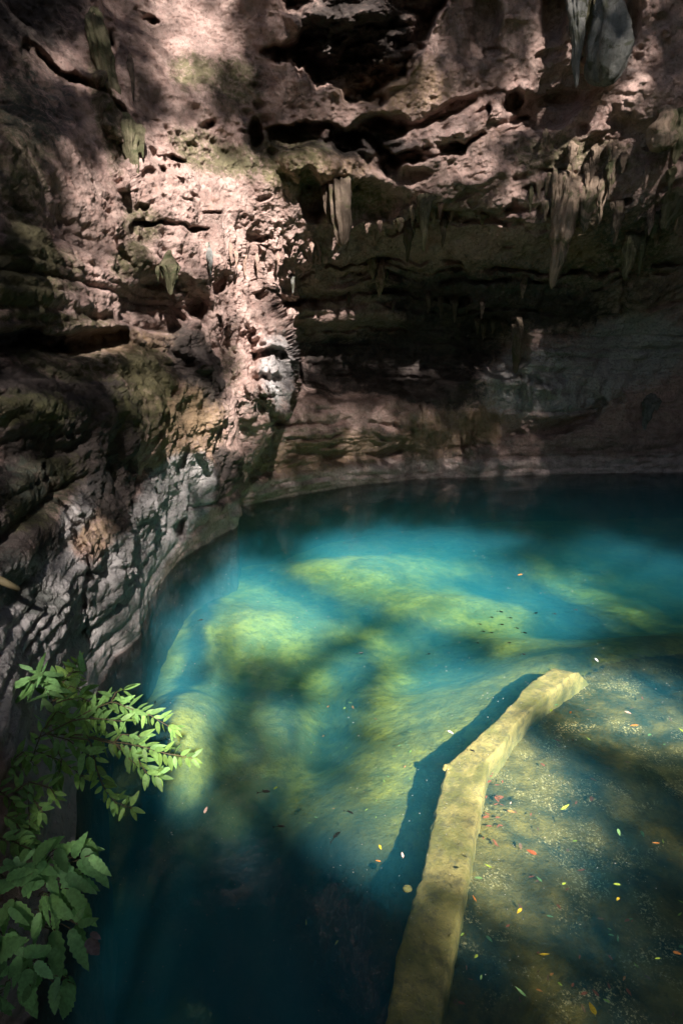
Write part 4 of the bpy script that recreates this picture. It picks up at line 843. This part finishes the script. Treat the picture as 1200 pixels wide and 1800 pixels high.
for px, py, L_, c, lb in [(362,1423,15,'pink','pale pink leaf floating alone on the dark water left of centre'),(792,1287,11,'white','white petal floating left of the bend in the sunken wall'),
    (1113,1275,13,'orange','round orange leaf floating at the right over the shallow shelf'),(1103,1252,11,'pink','pale curled leaf floating just above the round orange leaf'),(913,1010,9,'orange','tiny orange leaf floating on the far blue water'),
    (933,1497,18,'red','bright orange red leaf on the shelf right of the sunken wall'),(993,1419,19,'lime','largest lime green leaf on the middle of the shelf'),(1087,1463,14,'green','green oval leaf right of the large lime one'),
    (912,1601,15,'yellow','yellow oval leaf on the dim shelf below the red one'),(957,1678,17,'yellow','curled yellow leaf floating low on the dark shelf'),(1040,1771,24,'yellow','largest bright yellow leaf near the bottom edge'),
    (914,1743,20,'green','long green leaf near the bottom edge beside the wall'),(833,1579,12,'orange','small orange leaf beside the dim part of the sunken wall'),(857,1522,13,'lime','lime leaf close to the right side of the sunken wall'),
    (840,1543,14,'green','frilled green leaf just below the lime leaf by the wall'),(991,1553,9,'lime','small lime leaf in the middle of the shelf'),(1083,1554,11,'lime','small round lime leaf right of the middle of the shelf'),
    (668,1489,10,'yellow','yellow leaf on the lit boulder left of the wall'),(664,1513,9,'orange','orange leaf on the lit boulder below the yellow leaf'),(707,1502,12,'pink','tan leaf in the shadow beside the sunken wall'),
    (484,1385,9,'lime','lime leaf beside the black fish on the green patch'),(538,1621,10,'green','green leaf floating alone on the black water'),(591,1657,9,'green','faint green leaf lowest on the black water'),(1048,1160,10,'white','white petal floating over the far end of the sunken wall'),
    (968,1248,10,'lime','lime leaf floating beside the narrow part of the sunken wall'),(1197,1284,12,'lime','lime leaf cut by the right edge'),(1153,1482,12,'orange','orange leaf far right on the shelf'),(1190,1675,14,'orange','orange leaf at the right edge, low'),
    (1154,1685,11,'lime','green leaf low at the far right of the shelf'),(836,1681,9,'lime','small lime leaf low beside the wall'),(845,1718,9,'green','small green leaf lowest beside the wall'),(1002,1252,8,'orange','tan leaf on the shelf near the narrow wall'),(1085,1580,9,'yellow','yellow fragment on the dark shelf at the right'),(897,1411,7,'pink','pale crumb of leaf right of the bright wall')]:
    put_leaf(px, py, .006, L_, c, lb, FL)
SG = 'fallen leaves sunk on the shelf'
names = {'red': 'sunken red leaf lying on the silty shelf', 'brown': 'sunken dark brown leaf lying on the silty shelf', 'orange': 'sunken dull orange leaf lying on the silty shelf', 'lime': 'small sunken yellow green leaf lying on the silty shelf', 'green': 'sunken green leaf lying on the silty shelf'}
cnt_ = 0
while cnt_ < 100:
    if cnt_ < 22: px, py = rng.uniform(846, 885), rng.uniform(1330, 1490)
    else: px, py = rng.uniform(800, 1200), rng.uniform(1180, 1790)
    w = onz(px, py, -.56)
    if poly(np.array([w[0]-.35]), np.array([w[1]]), SHP, .001)[0] < .5 and rng.random() < .98: 
        if px > np.interp(py, [1180, 1330, 1500, 1800], [1030, 870, 835, 790]): pass
        else: continue
    c = rng.choice(['red', 'red', 'red', 'brown', 'brown', 'orange', 'lime', 'green']) if cnt_ >= 22 else 'red'
    reg = ('along the foot of the bright bend of the sunken wall' if px < 886 and py < 1490 else 'beside the lower dim stretch of the sunken wall' if px < 886 else
       'near the far end of the sunken wall' if py < 1290 else 'at the right edge of the shelf' if px > 1110 else 'in the middle of the shelf' if py < 1500 else 'on the dark lower part of the shelf' if py < 1660 else 'near the bottom edge')
    put_leaf(px, py, -.70 - .02*w[0], rng.uniform(7, 14), c, names[c].replace('lying on the silty shelf', 'lying ' + reg).replace('small ', ''), SG); cnt_ += 1
names2 = {'lime': 'small lime leaf drifting over the sunlit green depths', 'orange': 'small orange leaf drifting over the sunlit green depths', 'green': 'small green leaf drifting over the sunlit green depths'}
for _ in range(30):
    px, py = rng.uniform(540, 740), rng.uniform(1230, 1500); c = rng.choice(['lime', 'lime', 'orange', 'green']); put_leaf(px, py, -1.2, rng.uniform(4, 8), c, names2[c], 'leaves drifting over the deep pool')
mb = MB()
n_ = 1500; ppx = rng.uniform(160, 1200, n_); ppy = rng.uniform(925, 1790, n_); dens_ = np.interp(ppy, [925, 1100, 1400, 1800], [1, .8, .5, .25])
for a, b in zip(ppx[rng.random(n_) < dens_], ppy[rng.random(n_) < dens_]):
    w = onz(a, b, .004); s_ = rng.uniform(.0007, .0015)*w[1]*rng.choice([.6, 1, 1.0]); an = rng.uniform(0, 3); c, s2 = math.cos(an)*s_, math.sin(an)*s_
    mb.add([w + [c, s2, 0], w + [-s2*.6, c*.6, .002], w - [c, s2, 0], w + [s2*.6, -c*.6, .002]], [[0, 1, 2, 3]])
k = NT('pollen'); M_POL = k.done((.62, .60, .52), .7)
tag(mb.build('floating_specks', M_POL), kind='stuff')

# ------------------------------------------------------------------ fish
def fish_mesh():
    n, m = 14, 10; V = []; F = []
    for i in range(n):
        t = i/(n-1); h = .115*math.sin(math.pi*min(t*1.25+.06, 1))**.7 if t < .75 else .115*(.28 - (t-.75)*.5); h = max(h, .018); wv = h*.62; yb = .05*math.sin(t*4)
        for j in range(m): a = 2*math.pi*j/m; V.append((.5 - t*.82, yb + wv*math.cos(a), h*math.sin(a)))
    for i in range(n-1):
        for j in range(m): F.append([i*m+j, i*m+(j+1) % m, (i+1)*m+(j+1) % m, (i+1)*m+j])
    F.append(list(range(m))[::-1]); F.append([(n-1)*m+j for j in range(m)])
    def fin(pts, th=.006):
        b = len(V); k_ = len(pts)
        for s_ in (1, -1): V.extend([(x, y + s_*th*(0 if False else 1), z_) for x, y, z_ in pts])
        F.append([b+i for i in range(k_)]); F.append([b+k_+i for i in range(k_)][::-1]); F.extend([[b+i, b+k_+i, b+k_+(i+1) % k_, b+(i+1) % k_] for i in range(k_)])
    ty = .05*math.sin(4*.98)
    fin([(-.30, ty, .0), (-.50, ty-.03, .12), (-.44, ty-.02, .0), (-.50, ty-.03, -.12)]); fin([(.12, .03, .09), (-.02, .04, .18), (-.14, .03, .09)])
    fin([(.2, .06, -.03), (.08, .17, -.06), (.12, .06, -.05)]); fin([(.2, 0, -.03), (.08, -.10, -.06), (.12, 0, -.05)])
    return np.array(V), F
k = NT('fish_skin'); M_FISH = k.done((.012, .014, .012), .4, None, .4)
fV, fF = fish_mesh(); f0 = mesh_obj('fish', fV, fF, M_FISH); fme = f0.data; first_f = True
def put_fish(px, py, L_px, ang, label, group=None, z=-.12):
    global first_f
    o = f0 if first_f else f0.copy()
    if not first_f: COL.objects.link(o)
    first_f = False; w = onz(px, py, z); dist = w[1]*CP - (w[2]-CAMZ)*SP; L_ = L_px/1000*dist; o.location = w; o.scale = (L_, L_, L_); o.rotation_euler = (0, 0, rad(ang)); tag(o, label, 'fish', group)
FG = 'dark fish in the pool'
for a in [(463,1392,24,5,'black fish over the yellow green strip, nose to the right'),(612,1427,19,-25,'black fish swimming right of the middle over the green water'),(490,1453,22,0,'faint black fish in the dark gap below the green strip'),
          (273,1236,14,100,'little black fish at the left edge of the lit water'),(632,1148,14,10,'small black fish in the middle of the lit pool'),(588,1472,30,50,'large shadowy fish beside the lit boulder',),(352,1090,10,30,'tiny fish near the far left shore of the lit water'),
          (1007,1302,12,80,'small fish over the shelf right of the wall'),(827,1319,14,-20,'small fish above the brightest part of the sunken wall')]: put_fish(*a, group=FG)
for px, py in [(862,1085),(880,1098),(895,1086),(920,1112),(907,1104),(848,1110),(838,1130),(973,1079),(1010,1072),(878,1075),(893,1130),(862,1112),(940,1078),(918,1150),(752,1150),(842,1097)]:
    put_fish(px, py, rng.uniform(8, 12), rng.uniform(-30, 30), 'small dark fish in the loose school beyond the bend of the sunken wall', 'school of small fish')

# ------------------------------------------------------------------ loose stones
def stone(px, py, z, w, label):
    c = onz(px, py, z); dist = c[1]*CP - (c[2]-CAMZ)*SP; R0 = w/2000*dist; th, ph = np.meshgrid(np.linspace(0, 2*np.pi, 22, endpoint=False), np.linspace(.02, np.pi-.02, 14))
    u = np.stack([np.cos(th)*np.sin(ph), np.sin(th)*np.sin(ph)*.8, np.cos(ph)*.6], -1); u = u*(R0*(1 + .45*fbm(u*1.8 + px, 4)))[..., None]
    ix = np.arange(22*14).reshape(14, 22); F = np.stack([ix[:-1], np.roll(ix[:-1], -1, 1), np.roll(ix[1:], -1, 1), ix[1:]], -1).reshape(-1, 4)
    o = mesh_obj('stone', u.reshape(-1, 3), F[:, ::-1].copy(), M_CONC); o.location = c; return tag(o, label, 'stone')
stone(787, 1350, -.42, 20, 'small pale stone stuck on the corner of the bright bend of the sunken wall'); stone(716, 1562, -.42, 16, 'small brown stone against the left edge of the sunken wall, lower down')
